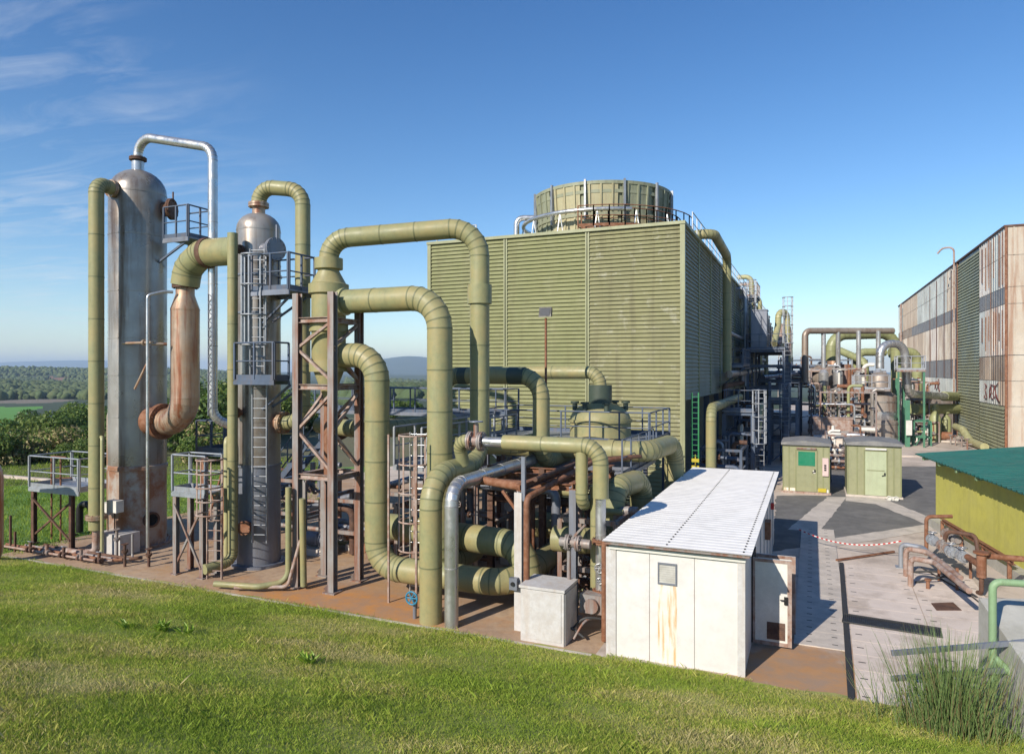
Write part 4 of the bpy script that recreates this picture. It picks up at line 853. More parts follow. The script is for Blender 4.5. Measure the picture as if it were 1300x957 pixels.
# ------------------------------------------------------------------ cooling tower
TX0, TX1, TY0, TY1, TZ = -18.85, -5.5, 32.5, 96.5, 13.12
def louvre(p0, p1, z0, z1, out, pitch=.2, dep=.09):
    """a bay of overlapping sloped blades between two plan points"""
    p0, p1, out = V((*p0, 0)), V((*p1, 0)), V((*out, 0)); g = MB(); n = int(round((z1-z0)/pitch)); h = (z1-z0)/n
    for k in range(n):
        a = z0+k*h; b = a+h
        q = [p0+out*dep+Z*a, p1+out*dep+Z*a, p1+out*.004+Z*(b+.0), p0+out*.004+Z*(b+.0)]; lo = [p0+out*.004+Z*a, p1+out*.004+Z*a]
        if (q[1]-q[0]).cross(q[3]-q[0]).dot(out) < 0: q = [q[1], q[0], q[3], q[2]]; lo = lo[::-1]
        g.add(q, [(0, 1, 2, 3)]); g.add([lo[0], lo[1], q[1], q[0]], [(0, 1, 2, 3)])
    return g
tw = thing('cooling_tower', 'large sage louvred cooling tower with a round fan stack on its roof', 'cooling tower', ((TX0+TX1)/2, TY0, 0))
seams = [TX0, -14.4, -10.04, TX1]
for i in range(3):
    louvre((seams[i]+.09, TY0), (seams[i+1]-.09, TY0), .05, TZ-.16, (0, -1)).build('louvre_panel', 'louvre_stained' if i == 2 else 'louvre', tw)
for x in seams[1:3]:
    m = MB().box((x-.10, TY0-.10, 0), (x-.03, TY0+.02, TZ-.15)); m.box((x+.03, TY0-.10, 0), (x+.10, TY0+.02, TZ-.15)); m.box((x-.03, TY0-.03, 0), (x+.03, TY0+.02, TZ-.15)); m.build('seam_post', 'louvre_post', tw)
MB().box((TX1-.08, TY0-.12, 0), (TX1+.14, TY0+.10, TZ-.15)).build('corner_post', 'louvre_post', tw)
MB().box((TX0-.12, TY0-.12, 0), (TX0+.08, TY0+.10, TZ-.15)).build('corner_post', 'louvre_post', tw)
NB = 14; ys = [TY0+.1+i*(TY1-TY0-.1)/NB for i in range(NB+1)]
for i in range(NB):
    louvre((TX1, ys[i]+.06), (TX1, ys[i+1]-.06), 4.85, TZ-.16, (1, 0)).build('louvre_panel', 'louvre_shade', tw)
    if i: MB().box((TX1-.02, ys[i]-.06, 4.85), (TX1+.11, ys[i]+.06, TZ-.16)).build('seam_post', 'louvre_post', tw)
for i in range(NB+1): MB().hbeam((TX1-.2, ys[i]+.2, 0), (TX1-.2, ys[i]+.2, 4.84), .28).build('leg', 'blue_steel', tw)
m = MB().box((TX0, TY0+.03, .0), (TX1-.01, TY1, 4.8)); m.v = []; m.f = []; m.sm = []; m.mi = []
m.box((TX0+.02, TY0+.03, 4.8), (TX1-.01, TY1, TZ-.2)); m.box((TX0+.02, TY0+.03, 0), (TX0+.3, TY1, 4.795)); m.box((-8.4, TY0+.4, 0), (-8.1, TY1, 4.795)); m.box((TX0+.31, TY0+.03, 0), (TX1-.1, TY0+.2, 4.795)); m.build('casing', 'louvre_shade', tw)
m = MB().box((TX0-.15, TY0-.16, TZ-.15), (TX1+.16, TY1+.1, TZ)); m.build('roof_deck', 'louvre_post', tw)
m = MB().rail([(TX1, TY0+3.0, TZ), (TX1, TY1-.2, TZ)], 1.05, 1.5, .025); m.rail([(TX0+.3, TY0+.2, TZ), (-16.2, TY0+.2, TZ)], .75, 1.4, .03, False); m.build('handrail', 'galv', tw)
FX, FY = -11.6, 40.5
fs = MB().lathe([(3.9, TZ), (3.88, TZ+.5), (3.85, TZ+1.8), (3.9, TZ+2.9), (3.98, TZ+3.4)], (FX, FY, 0), 64); fs.lathe([(3.8, TZ+3.4), (3.6, TZ+1.5), (3.7, TZ)], (FX, FY, 0), 64)
stack = fs.build('fan_stack', 'fan_green', tw)
for lv, (r0, z0, r1, z1) in enumerate(((3.93, TZ+.05, 3.89, TZ+1.6), (3.89, TZ+1.75, 4.02, TZ+3.34))):
    for k in range(12):
        a0 = 2*math.pi*k/12+.03; a1 = 2*math.pi*(k+1)/12-.03
        m = MB().lathe([(r0-.02, z0), (r0+.03, z0), (r1+.03, z1), (r1-.02, z1)], (FX, FY, 0), 8, (0, 0, 1), a0, a1)
        for j in range(3):
            a = a0+(a1-a0)*(j+.5)/3; c, s = math.cos(a), math.sin(a); x, y = frame_of(Z)
            d = x*c+y*s; m.bar(V((FX, FY, z0+.06))+d*(r0+.06), V((FX, FY, z1-.04))+d*(r1+.06), .09, .09, up=d)
        yellow = (k in (11, 0, 5)) if lv else (k in (11, 0, 1, 2, 6, 7))
        m.build('panel', 'fan_yellow' if yellow else 'fan_green', stack)
m = MB()
for r, z in ((4.02, TZ+3.38), (3.96, TZ+2.9), (3.91, TZ+1.68), (3.96, TZ+.1)): m = MB().lathe([(r-.05, z-.09), (r+.07, z-.09), (r+.07, z+.09), (r-.05, z+.09)], (FX, FY, 0), 64); m.build('ring_band', 'fan_green', stack)
m = MB()
for k in range(12):
    a = 2*math.pi*(k+.1)/12; c, s = math.cos(a), math.sin(a); p = V((FX+4.13*c, FY+4.13*s, TZ+1.3)); m = MB().bar(p, p+Z*2.25, .10, .14, up=(c, s, 0)); m.build('stay', 'galv', stack)
rp = MB().hoop((FX, FY, TZ+1.75), Z, 4.75, .12, 64, 10, R(180), R(395))
for k in range(14):
    a = 2*math.pi*k/14; p = V((FX+4.75*math.cos(a), FY+4.75*math.sin(a), TZ)); rp.bar(p+V((-.25, 0, 0)), p+Z*1.7, .05, .05); rp.bar(p+V((.25, .1, 0)), p+Z*1.7, .05, .05)
rp.build('ring_pipe', 'steel_bright', tw)
m = MB(); x, y = frame_of(Z); angs = [math.atan2((V((FX+4.2*math.cos(b), FY+4.2*math.sin(b), 0))-V((FX, FY, 0))).dot(y), (V((math.cos(b), math.sin(b), 0))).dot(x)) for b in [R(q) for q in range(-95, 26, 8)]]
pts = [V((FX+4.6*math.cos(b), FY+4.6*math.sin(b), TZ+.75)) for b in [R(q) for q in range(-88, 20, 9)]]
m.rail(pts, 1.1, .6, .03, True); po = [V((FX, FY, p.z))+(p-V((FX, FY, p.z)))*1.15 for p in pts]; m.rail(po, 1.1, .6, .03, True); [m.bar(a, b, .05, .05) for a, b in zip(pts, po)]; [m.bar(V((p.x, p.y, TZ)), p, .05, .05) for p in pts+po]; m.build('walkway_rail', 'rust', tw)
cpipe('roof_pipe', 'silver pipe bending off the left of the fan stack', [(-16.15, 38.0, 13.1), (-16.15, 38.0, 15.3), (-14.6, 38.6, 15.3), (-13.9, 38.9, 15.2)], .17, 'steel_bright', .4, 16, 6, clad=False)
cpipe('roof_pipe', 'low silver pipe hump at the front of the fan stack', [(-15.2, 36.4, 13.1), (-14.9, 36.4, 13.75), (-13.2, 36.6, 13.75), (-13.0, 36.6, 13.1)], .18, 'steel_bright', .4, 16, 6, clad=False)
cpipe('roof_downpipe', 'sage pipe leaving the tower roof edge and dropping down its shaded side', [(-6.6, 37.6, 13.35), (-4.75, 37.6, 13.45), (-4.75, 44.0, 13.2), (-4.75, 44.0, 6.1)], .26, 'sage', .7, 20, 6, 1.5)
cpipe('side_pipe', 'silver pipe running back along the shaded side of the tower', [(-4.6, 43.6, 6.0), (-4.6, 74.0, 6.3)], .22, 'steel', n=16, band=2.5)
cpipe('side_riser', 'sage riser with a bent top before the shaded side of the tower', [(-4.35, 33.6, .1), (-4.35, 33.6, 4.45), (-4.35, 47.5, 4.5)], .24, 'sage', .6, 22, 6, 1.4)
cpipe('side_riser', 'short grey pipe bending into the shaded side lower pipework', [(-3.0, 52.0, 3.9), (-3.0, 46.0, 3.9), (-3.4, 45.5, .4)], .26, 'sage_pale', .6, 16, 5, 1.4)
t = thing('ladder', 'dark green and yellow guarded ladder beside the tower corner', 'ladder', (-4.95, 33.1, 0))
m = MB(); [m.bar((x, 33.1, 1.9), (x, 33.1, 5.2), .06, .06) for x in (-5.15, -4.85)]; [m.bar((-5.15, 33.1, 2+.25*k), (-4.85, 33.1, 2+.25*k), .03, .03) for k in range(13)]; m.build('rungs', 'valve_green', t)
m = MB(); [m.box((-5.18, 33.03, 1.0+.32*k), (-4.82, 33.13, 1.16+.32*k)) for k in range(4)]; m.bar((-5.0, 33.14, .2), (-5.0, 33.14, 2.3), .04, .04); m.build('guard', 'yellow_paint', t)

# ------------------------------------------------------------------ steelwork in the shade of the tower
def rack(name, label, x0, x1, y0, y1, z, n, mat='blue_steel', lv=(1.6, 2.9), rail=True, diag=True):
    t = thing(name, label, 'rack', ((x0+x1)/2, (y0+y1)/2, 0))
    for i in range(n):
        y = y0+(y1-y0)*i/(n-1)
        for x in (x0, x1): MB().hbeam((x, y, 0), (x, y, z), .2).build('post', mat, t)
    for h in list(lv)+[z]:
        m = MB()
        for x in (x0, x1): m.hbeam((x, y0, h), (x, y1, h), .17)
        for i in range(n):
            y = y0+(y1-y0)*i/(n-1); m.hbeam((x0, y, h-.01), (x1, y, h-.01), .17)
        m.build('level_beam', mat, t)
    if diag:
        m = MB(); hs = [0]+list(lv)+[z]
        for i in range(n-1):
            a = y0+(y1-y0)*i/(n-1); b = y0+(y1-y0)*(i+1)/(n-1); k = i % (len(hs)-1)
            m.bar((x1, a, hs[k]), (x1, b, hs[k+1]), .08, .08)
        m.bar((x0, y0-.03, 0.1), (x1, y0-.03, hs[1]), .08, .08); m.build('brace', mat, t)
    if rail:
        MB().box((x0-.1, y0-.1, z+.09), (x1+.1, y1+.1, z+.13)).build('deck', 'steel_dark', t)
        MB().rail([(x0-.08, y1+.08, z+.13), (x0-.08, y0-.08, z+.13), (x1+.08, y0-.08, z+.13), (x1+.08, y1+.08, z+.13)], 1.1, 1.0, .025).build('handrail', mat, t)
    return t
rack('service_rack', 'nearest blue grey service frame in the shade beside the tower', -4.3, -2.85, 38.5, 42, 3.95, 3)
rack('service_rack', 'second blue grey service frame further along the tower side', -2.6, -.9, 49.0, 52.5, 4.2, 3)
rack('service_rack', 'tall dark frame carrying the high balcony at the tower end', -4.4, -1.9, 54.5, 66.5, 7.7, 4, lv=(2.4, 4.9, 6.6))
rack('service_rack', 'low dark frame behind the second service frame', -4.5, -1.0, 68.5, 76, 5.2, 3, lv=(1.8, 3.4))
rack('pipe_bridge', 'dark pipe bridge crossing at the far end of the yard', -5.0, 6.0, 86.0, 88.0, 5.6, 3, lv=(2.4, 4.4), rail=False)
for (x, y, z1, lb) in ((-2.55, 38.9, 5.2, 'pale caged ladder on the nearest service frame'), (-1.6, 48.6, 5.4, 'blue caged ladder on the second service frame'), (-1.6, 54.0, 11.5, 'tall ladder rising above the high balcony')):
    t = thing('ladder', lb, 'ladder', (x, y, 0)); MB().ladder((x, y, .9 if z1 < 9 else 5), z1, (0, -1, 0)).build('rungs', 'galv', t); MB().cage((x, y, 2.4 if z1 < 9 else 8.2), z1, (0, -1, 0), gap=.7).build('cage', 'galv' if z1 != 5.4 else 'blue_steel', t)
for i, (x, y, z, h, r, mt, lb) in enumerate((( -3.6, 40.0, .1, 3.2, .16, 'steel', 'slim silver pump riser inside the nearest service frame'), (-3.2, 41.0, .1, 1.5, .4, 'blue_steel', 'blue pot inside the nearest service frame'), (-1.7, 50.5, .1, 2.6, .3, 'blue_steel', 'dark pot inside the second service frame'))):
    m = MB().lathe([(r*.7, z), (r, z+.06), (r, z+h-.15), (r*.7, z+h), (.01, z+h+.02)], (x, y, 0), 18); solo(m, 'pot', mt, lb, 'vessel')
for i in range(4):
    h = [2.9, 2.6, 2.2, 2.0][i]; m = MB().box((-4.2, 55.2+i*2.4, 7.85), (-3.1, 56.6+i*2.4, 7.85+h)); m.box((-4.25, 55.15+i*2.4, 7.85+h), (-3.05, 56.65+i*2.4, 7.93+h)); m.box((-3.09, 55.4+i*2.4, 8.2), (-3.06, 56.4+i*2.4, 7.7+h))
    solo(m, 'duct_casing', 'steel_dark', ['tallest dark duct casing at the near end of the high balcony', 'second dark duct casing on the high balcony', 'third lower duct casing on the high balcony', 'lowest dark duct casing at the far end of the high balcony'][i], 'duct')
for i, (y, zt) in enumerate(((58.5, 10.8), (63.0, 10.0), (66.0, 9.4))):
    cpipe('vent_pipe', ['tallest yellowish gooseneck above the high balcony', 'middle yellowish gooseneck above the high balcony', 'lowest yellowish gooseneck above the high balcony'][i], [(-2.6, y-3.4, 8.2), (-2.4, y-.9, zt-1), (-2.4, y-.9, zt), (-1.8, y, zt), (-1.8, y, zt-2.4)], .24, 'sage_pale' if i != 1 else 'rust_pale', .5, 14, 4, 1.5)
m = MB().box((-.2, 42.5, 0), (1.0, 43.5, 1.25)); m.box((-.25, 42.45, 1.25), (1.05, 43.55, 1.31)); m.box((.1, 42.47, .2), (.7, 42.5, 1.1)); solo(m, 'electric_cabinet', 'blue_steel', 'dark cabinet between the two green kiosks', 'cabinet')
for i, (a, b, r) in enumerate((((-5.0, 86.4, 6.0), (7.5, 86.4, 6.0), .25), ((-5.0, 87.2, 6.0), (7.5, 87.2, 6.0), .18), ((-4.2, 69, 5.6), (-1.2, 86, 5.9), .2))):
    cpipe('bridge_pipe', ['silver pipe lying on the far pipe bridge', 'grey pipe lying behind on the far pipe bridge', 'dark pipe reaching the far pipe bridge from the tower'][i], [a, b], r, ['steel', 'galv', 'steel_dark'][i], n=12, band=3)

# ------------------------------------------------------------------ white shed
SX0, SX1, SYa, SYb, SH = -4.05, -1.26, 14.78, 26.8, 2.46
t = thing('white_shed', 'long white panelled shed with a flat ribbed roof and open side door', 'shed', ((SX0+SX1)/2, SYa, 0))
MB().box((SX0, SYa, -.05), (SX1, SYb, SH)).build('wall', 'white_panel', t)
m = MB()
for x in (SX0+.86, SX0+1.80): m.box((x-.006, SYa-.004, 0), (x+.006, SYa+.002, SH-.12))
m.build('joint', 'grey_steel', t)
for x in (SX0, SX1): MB().box((x-.09 if x == SX0 else x-.13, SYa-.028, -.05), (x+.13 if x == SX0 else x+.02, SYa-.006, SH-.1)).build('corner_trim', 'cabinet', t)
MB().box((SX0-.02, SYa-.07, SH-.13), (SX1+.03, SYa-.030, SH-.05)).build('eave_trim', 'cream', t)
MB().box((SX0+.0, SYa-.045, SH-.05), (SX1+.02, SYa-.030, SH-.002)).build('eave_gap', 'rust_dark', t)
g = MB(); rz = SH+.08; pitch = .25; y = SYa-.26; xs = (SX0-.12, SX1+.16); prof = []
while y < SYb+.2:
    prof += [(y, .0), (y+.10, .0), (y+.12, .007), (y+.16, .007), (y+.18, .0)]; y += pitch
prof.append((y, 0)); n = len(prof)
top = [(x, a, rz+b) for a, b in prof for x in xs]; bot = [(x, a, rz+b-.012) for a, b in prof for x in xs]
g.add(top, [(2*i, 2*i+1, 2*i+3, 2*i+2) for i in range(n-1)]); g.add(bot, [(2*i, 2*i+2, 2*i+3, 2*i+1) for i in range(n-1)])
for k in (0, 1): g.add([top[2*i+k] for i in range(n)]+[bot[2*i+k] for i in range(n)], [(i, i+1, n+i+1, n+i) for i in range(n-1)])
rf = g.build('roof', 'white_roof', t)
g = MB().box((SX0-.08, SYa-.22, SH+.002), (SX1+.12, SYb+.15, rz-.016)); g.build('roof_frame', 'grey_steel', t)
g = MB()
for x in (SX0+1.25, SX1+.0):
    yy = SYa-.26+.15
    while yy < SYb: g.cyl((x, yy, rz+.006), (x, yy, rz+.026), .022, n=6); yy += pitch
g.build('roof_bolt', 'black', rf)['kind'] = 'stuff'
vx = SX0+1.24
fr = MB(); fr.box((vx-.2, SYa-.03, SH-.78), (vx+.2, SYa-.003, SH-.74)); fr.box((vx-.2, SYa-.03, SH-.36), (vx+.2, SYa-.003, SH-.32)); fr.box((vx-.2, SYa-.03, SH-.74), (vx-.17, SYa-.003, SH-.36)); fr.box((vx+.17, SYa-.03, SH-.74), (vx+.2, SYa-.003, SH-.36))
vt = fr.build('vent', 'steel_dark', t); louvre((vx-.17, SYa-.003), (vx+.17, SYa-.003), SH-.74, SH-.36, (0, -1), .045, .022).build('slats', 'wall_grey', vt)
MB().box((vx-.2, SYa-.003, 0), (vx+.2, SYa+.01, SH-.79)).build('rust_streak', 'rust_stain', t)
def door(label, hx, y, w, h, z0, mat, vent=True):
    d = MB().box((hx, y-.02, z0), (hx+w, y+.025, z0+h)).build('door', 'cream', t); d['label'] = label
    m = MB(); m.box((hx, y-.032, z0), (hx+.05, y-.021, z0+h)); m.box((hx+w-.09, y-.032, z0), (hx+w, y-.021, z0+h)); m.box((hx+.05, y-.032, z0+h-.07), (hx+w-.09, y-.021, z0+h)); m.box((hx+.05, y-.032, z0), (hx+w-.09, y-.021, z0+.08)); m.build('edge_frame', 'rust_pale', d)
    if vent: louvre((hx+.3, y-.021), (hx+.68, y-.021), z0+.14, z0+.52, (0, -1), .05, .02).build('grille', 'rust_dark', d)
    m = MB(); m.box((hx+w-.16, y-.07, z0+.95), (hx+w-.08, y-.033, z0+1.12)); m.cyl((hx+w-.12, y-.08, z0+1.05), (hx+w-.24, y-.08, z0+1.05), .015, n=8); m.build('handle', 'black', d)
door('open white door with a rusty grille', SX1+.03, 16.6, .82, 1.92, .06, 'cream')
MB().box((SX1+.002, 16.58, .06), (SX1+.03, 17.55, 2.0)).build('doorway', 'dark_opening', t)
door('second open door seen edge on', SX1+.03, 17.5, .88, 1.80, .06, 'cream', False)
m = MB()
for y in (19.4, 20.9, 22.4, 23.9, 25.4): m.box((SX1+.004, y-.02, .05), (SX1+.03, y+.02, SH-.1))
m.build('side_trim', 'cabinet', t)
MB().box((SX1+.004, 21.2, 1.35), (SX1+.16, 21.7, 1.85)).build('fuse_box', 'rust', t)
MB().box((SX1+.004, 24.6, 1.6), (SX1+.10, 24.75, 1.8)).build('siren_box', 'rubber_red', t)

# ------------------------------------------------------------------ kiosks
def kiosk(label, x0, x1, y0, dep, h, door_mat, panel, dx0, dx1):
    t = thing('kiosk', label, 'kiosk', ((x0+x1)/2, y0, 0))
    MB().box((x0, y0, .1), (x1, y0+dep, h)).build('wall', 'kiosk', t)
    if panel: MB().box((x0+.02, y0-.006, .11), (x1-.02, y0-.0005, .26)).build('rust_streak', 'rust_stain', t)
    MB().box((x0-.06, y0-.06, 0), (x1+.06, y0+dep, .1)).build('plinth', 'rust_pale' if panel else 'concrete_strip', t)
    n = 8; rp = []
    for i in range(n+1):
        u = i/n; rp.append((x0-.07+(x1-x0+.14)*u, h+.06+.12*math.sin(math.pi*u)))
    g = MB(); ya, yb = y0-.14, y0+dep+.1
    top = [(x, yy, z+.05) for x, z in rp for yy in (ya, yb)]; bt = [(x, yy, h) for x, z in rp for yy in (ya, yb)]
    g.add(top, [(2*i, 2*i+2, 2*i+3, 2*i+1) for i in range(n)]); g.add(bt, [(2*i, 2*i+1, 2*i+3, 2*i+2) for i in range(n)])
    g.add([top[2*i] for i in range(n+1)]+[bt[2*i] for i in range(n+1)], [(i, n+1+i, n+2+i, i+1) for i in range(n)]); g.add([top[2*i+1] for i in range(n+1)]+[bt[2*i+1] for i in range(n+1)], [(i, i+1, n+2+i, n+1+i) for i in range(n)])
    g.add([top[0], top[1], bt[1], bt[0]], [(0, 1, 2, 3)]); g.add([top[-2], top[-1], bt[-1], bt[-2]], [(0, 3, 2, 1)]); g.build('roof', 'roof_grey', t)
    d = MB().box((dx0, y0-.03, .12), (dx1, y0-.002, h-.28)).build('door', door_mat, t)
    m = MB(); m.box((dx0-.06, y0-.04, .12), (dx0, y0-.004, h-.22)); m.box((dx1, y0-.04, .12), (dx1+.06, y0-.004, h-.22)); m.box((dx0, y0-.04, h-.28), (dx1, y0-.004, h-.22)); m.build('door_frame', 'kiosk_trim', t)
    if panel: MB().box((dx0+.08, y0-.05, 1.42), (dx1-.06, y0-.031, h-.32)).build('glazing', 'teal_panel', d); MB().box((dx1-.16, y0-.05, 1.05), (dx1-.04, y0-.031, 1.2)).build('plate', 'cream', d)
    else: MB().box((dx0+.07, y0-.045, 1.32), (dx1-.07, y0-.031, 1.35)).build('rail', 'kiosk_trim', d); MB().box((dx0+.1, y0-.04, 1.36), (dx1-.1, y0-.0305, h-.4)).build('glazing', 'kiosk_door', d)
    m = MB(); m.box((dx1-.1, y0-.09, 1.12), (dx1-.04, y0-.032, 1.25)); m.cyl((dx1-.07, y0-.09, 1.15), (dx1-.2, y0-.09, 1.1), .018, n=6); m.build('handle', 'black', d)
    m = MB(); m.box((dx0, y0-.12, h-.2), (dx1, y0-.01, h-.12)); m.build('lamp', 'cream' if not panel else 'grey_steel', t)
    m = MB(); [m.box((xx-.03, y0-.012, .12), (xx+.03, y0-.001, h-.02)) for xx in (x0+.03, dx0-.35, dx1+.32, x1-.03)]; m.build('trim', 'kiosk_trim', t)
    return t
k = kiosk('green kiosk with a teal glazed door and a pink box on its wall', -1.38, .82, 38.1, 2.6, 2.45, 'kiosk', True, -.72, .2)
m = MB().box((.48, 38.0, .95), (.76, 38.09, 1.85)); pb = m.build('wall_box', 'pink_box', k)
m = MB(); [m.box((.56, 37.985, 1.22+.11*i), (.66, 37.999, 1.30+.11*i)) for i in range(3)]; m.build('lettering', 'black', pb)
MB().box((-.02+.3, 38.02, .14), (.66, 38.095, .32)).build('foot_box', 'yellow_paint', k)
kiosk('green kiosk with a pale half glazed door and bowed grey roof', 1.6, 3.98, 38.2, 2.7, 2.55, 'kiosk_door', False, 2.4, 3.32)
m = MB().box((3.35, 37.75, .0), (3.8, 37.95, .16)); m.hoop((3.4, 37.7, .1), (0, 1, 0), .1, .02); m.hoop((3.7, 37.7, .1), (0, 1, 0), .1, .02); solo(m, 'door_stop', 'cream', 'small white trestle on the ground before the right kiosk', 'trestle')

# ------------------------------------------------------------------ lime building with teal roof
wa = gp(1188, 666); wb = gp(1289, 730); wd_ = (wb-wa).normalized(); far = wa; near = wa+wd_*10.5; out = V((wd_.y, -wd_.x, 0)); out = -out if out.x > 0 else out   # out faces the yard
inn = -out
t = thing('lime_building', 'lime yellow rendered building with a teal ribbed roof at right', 'building', (far.x, far.y, 0))
q = [far, near, near+inn*7, far+inn*7]; q = q if (q[1]-q[0]).cross(q[3]-q[0]).z > 0 else q[::-1]
def roofz(p): return 2.72+(p-far).dot(inn)*.10
MB().hexa([V((p.x, p.y, 0)) for p in q], [V((p.x, p.y, roofz(p))) for p in q]).build('wall', 'yellow_wall', t)
g = MB(); L = 12.0; e0 = far-wd_*.75+out*.55; prof = []; s = 0
while s < L: prof += [(s, 0), (s+.16, 0), (s+.19, .04), (s+.25, .04), (s+.28, 0)]; s += .34
ra = [e0+wd_*a+Z*(roofz(e0)+.10+b) for a, b in prof]; rb = [p+inn*8+Z*.8 for p in ra]; n = len(ra)
fl = (ra[1]-ra[0]).cross(rb[0]-ra[0]).z > 0
g.add(ra+rb, [((i, i+1, n+i+1, n+i) if fl else (i, n+i, n+i+1, i+1)) for i in range(n-1)])
ua = [p-Z*.03 for p in ra]; ub = [p-Z*.03 for p in rb]; g.add(ua+ub, [((i, n+i, n+i+1, i+1) if fl else (i, i+1, n+i+1, n+i)) for i in range(n-1)]); g.add(ra+ua, [(i, i+1, n+i+1, n+i) for i in range(n-1)]); g.add([ra[0], rb[0], ub[0], ua[0]], [(0, 1, 2, 3)])
g.build('roof', 'teal_roof', t)
for s in (.1, 1.9, 3.7, 5.5):
    p = far+wd_*s; m = MB().bar(p+out*.50+Z*(roofz(p+out*.5)+.01), p+inn*.1+Z*(roofz(p)+.0), .14, .14); m.build('purlin', 'rail_green', t)
q = [far+out*.35-wd_*.1, near+out*.35, near-out*.0, far-wd_*.1]; q = q if (q[1]-q[0]).cross(q[3]-q[0]).z > 0 else q[::-1]
m = MB(); m.hexa([V((p.x, p.y, 0)) for p in q], [V((p.x, p.y, .34)) for p in q]); solo(m, 'low_wall', 'wall_grey', 'low concrete footing running along the lime building', 'wall')
m = MB(); a = far+wd_*2.2+out*.45; m.hbeam(a+Z*.62, a+wd_*6+Z*.62, .13); [m.bar(a+wd_*k*1.9+Z*0, a+wd_*k*1.9+Z*.6, .1, .1) for k in range(4)]; solo(m, 'rusty_beam', 'rust', 'rusty beam on short posts along the lime building footing', 'beam')

# ------------------------------------------------------------------ rusty manifold before the lime building
t = thing('valve_manifold', 'rusty valve manifold with looped pipes before the lime building', 'manifold', (gp(1190, 730).x, gp(1190, 730).y, 0))
along = wd_
def leg_loop(u, v, h, run, mat):
    b = gp(u, v); m = MB().pipe([b, b+Z*h, b+Z*h+inn*.5+along*.35, b+Z*h*.98+inn*.5+along*run], .075, .16, 14, 5, clad=False); m.box((b.x-.16, b.y-.16, 0), (b.x+.16, b.y+.16, .025)); m.build('loop_pipe', mat, t)
leg_loop(1150, 732, .86, 2.9, 'rust_pale'); leg_loop(1156, 745, .84, 2.9, 'rust_pale'); leg_loop(1144, 720, .74, 1.2, 'galv')
b = gp(1176, 712); MB().pipe([b+Z*.2, b+Z*1.45, b+inn*.75+Z*1.5], .06, .15, 12, 5, clad=False).build('loop_pipe', 'rust', t)
b = gp(1197, 720); MB().pipe([b+Z*.5, b+Z*1.15+inn*.1, b+inn*.7+along*.6+Z*1.2, b+inn*.7+along*.8+Z*.7], .065, .2, 12, 5, clad=False).build('loop_pipe', 'rust_dark', t)
b = gp(1246, 758); m = MB().cyl(b+Z*.55, b+Z*1.2, .12, n=14); m.cyl(b+Z*1.2, b+Z*1.25, .2, n=16); m.cyl(b+Z*1.12-along*.1, b+Z*1.12+inn*1.0, .08, n=12); m.cyl(b+Z*.85, b+Z*.85-along*1.0, .09, n=12); m.build('end_pot', 'rust', t)
MB().pipe([b+Z*.6, b+Z*.1, b+Z*.06-along*.25], .06, .14, 12, 5, clad=False).build('drain', 'rust_dark', t)
for j, (u, v, z) in enumerate(((1184, 716, .78), (1197, 722, .72), (1208, 730, .72), (1213, 718, .85), (1222, 738, .75), (1203, 708, .8))):
    c = gp(u, v)+Z*z; m = MB().flange(c-along*.1, along, .17, .035, 8, 16); m.flange(c+along*.12, along, .17, .035, 8, 16); m.cyl(c-along*.2, c+along*.22, .1, n=12); m.cyl(c, c+Z*.2, .05, n=8); vb = m.build('valve', 'grey_steel' if j % 2 else 'galv', t)
    if j in (0, 2, 4): MB().wheel(c+Z*.24, Z, .13, .014).build('handwheel', 'steel_bright', vb)
for j, (u, v) in enumerate(((1192, 738), (1215, 750), (1232, 735))):
    c = gp(u, v); m = MB().bar(c, c+Z*.65, .07, .07); m.build('stand', 'rust', t)
b = gp(1178, 748); m = MB().cyl(b, b+Z*.26, .05, n=10); m.box((b.x-.12, b.y-.12, 0), (b.x+.12, b.y+.12, .02)); m.cyl(b+Z*.26, b+Z*.3, .09, n=10); solo(m, 'hydrant', 'rust', 'small rusty pipe stub standing before the manifold', 'pipe')
for j, pl in enumerate((((1160, 728), (1190, 735), (1240, 760)), ((1162, 741), (1200, 742), (1222, 734)), ((1170, 722), (1235, 760), (1284, 800)))):
    cpipe('hose', ['dark hose lying under the manifold', 'looped dark hose between the manifold legs', 'long black cable trailing across the slabs past the manifold'][j], [gp(*p)+Z*(.05+.2*(k == 1 and j < 2)) for k, p in enumerate(pl)], .03 if j < 2 else .02, 'hose_dark', .6, 8, clad=False)
pts = gpp(0, (1182, 767), (1210, 766), (1221, 776), (1189, 776)); solo(MB().prism(pts if True else pts[::-1], .004, .04), 'drain_cover', 'rust_dark', 'rust brown steel cover plate flush in the pale slabs', 'cover')
for j, pl in enumerate((((1071, 783), (1120, 790), (1124, 805), (1072, 800)), ((1121, 790), (1192, 796), (1198, 813), (1125, 805)), ((1188, 633), (1199, 633), (1196, 636), (1186, 636)))): pass
g = MB(); a0, a1 = gp(1071, 781), gp(1195, 800); d = (a1-a0).normalized(); nn = V((d.y, -d.x, 0)); L = (a1-a0).length; k = 0
q = [a0, a1, a1+nn*.62, a0+nn*.62]; q = q if (q[1]-q[0]).cross(q[3]-q[0]).z > 0 else q[::-1]; g.hexa([V((p.x, p.y, .027)) for p in q], [V((p.x, p.y, .031)) for p in q])
while k < L: g.bar(a0+d*k+Z*.045, a0+d*k+nn*.62+Z*.045, .012, .03); k += .045
for e in (0, .62): g.bar(a0+nn*e+Z*.046, a1+nn*e+Z*.046, .03, .035)
solo(g, 'drain_grate', 'grate', 'long dark steel grating across the pale slabs', 'grate')
a, b = gp(1012, 689)+Z*.02, gp(1144, 716)+Z*.75; a = gp(1012, 690)+Z*.55
t = thing('barrier_tape', 'red and white barrier tape strung across the yard', 'tape', b-Z*.75); red, wht = MB(), MB(); n = 44
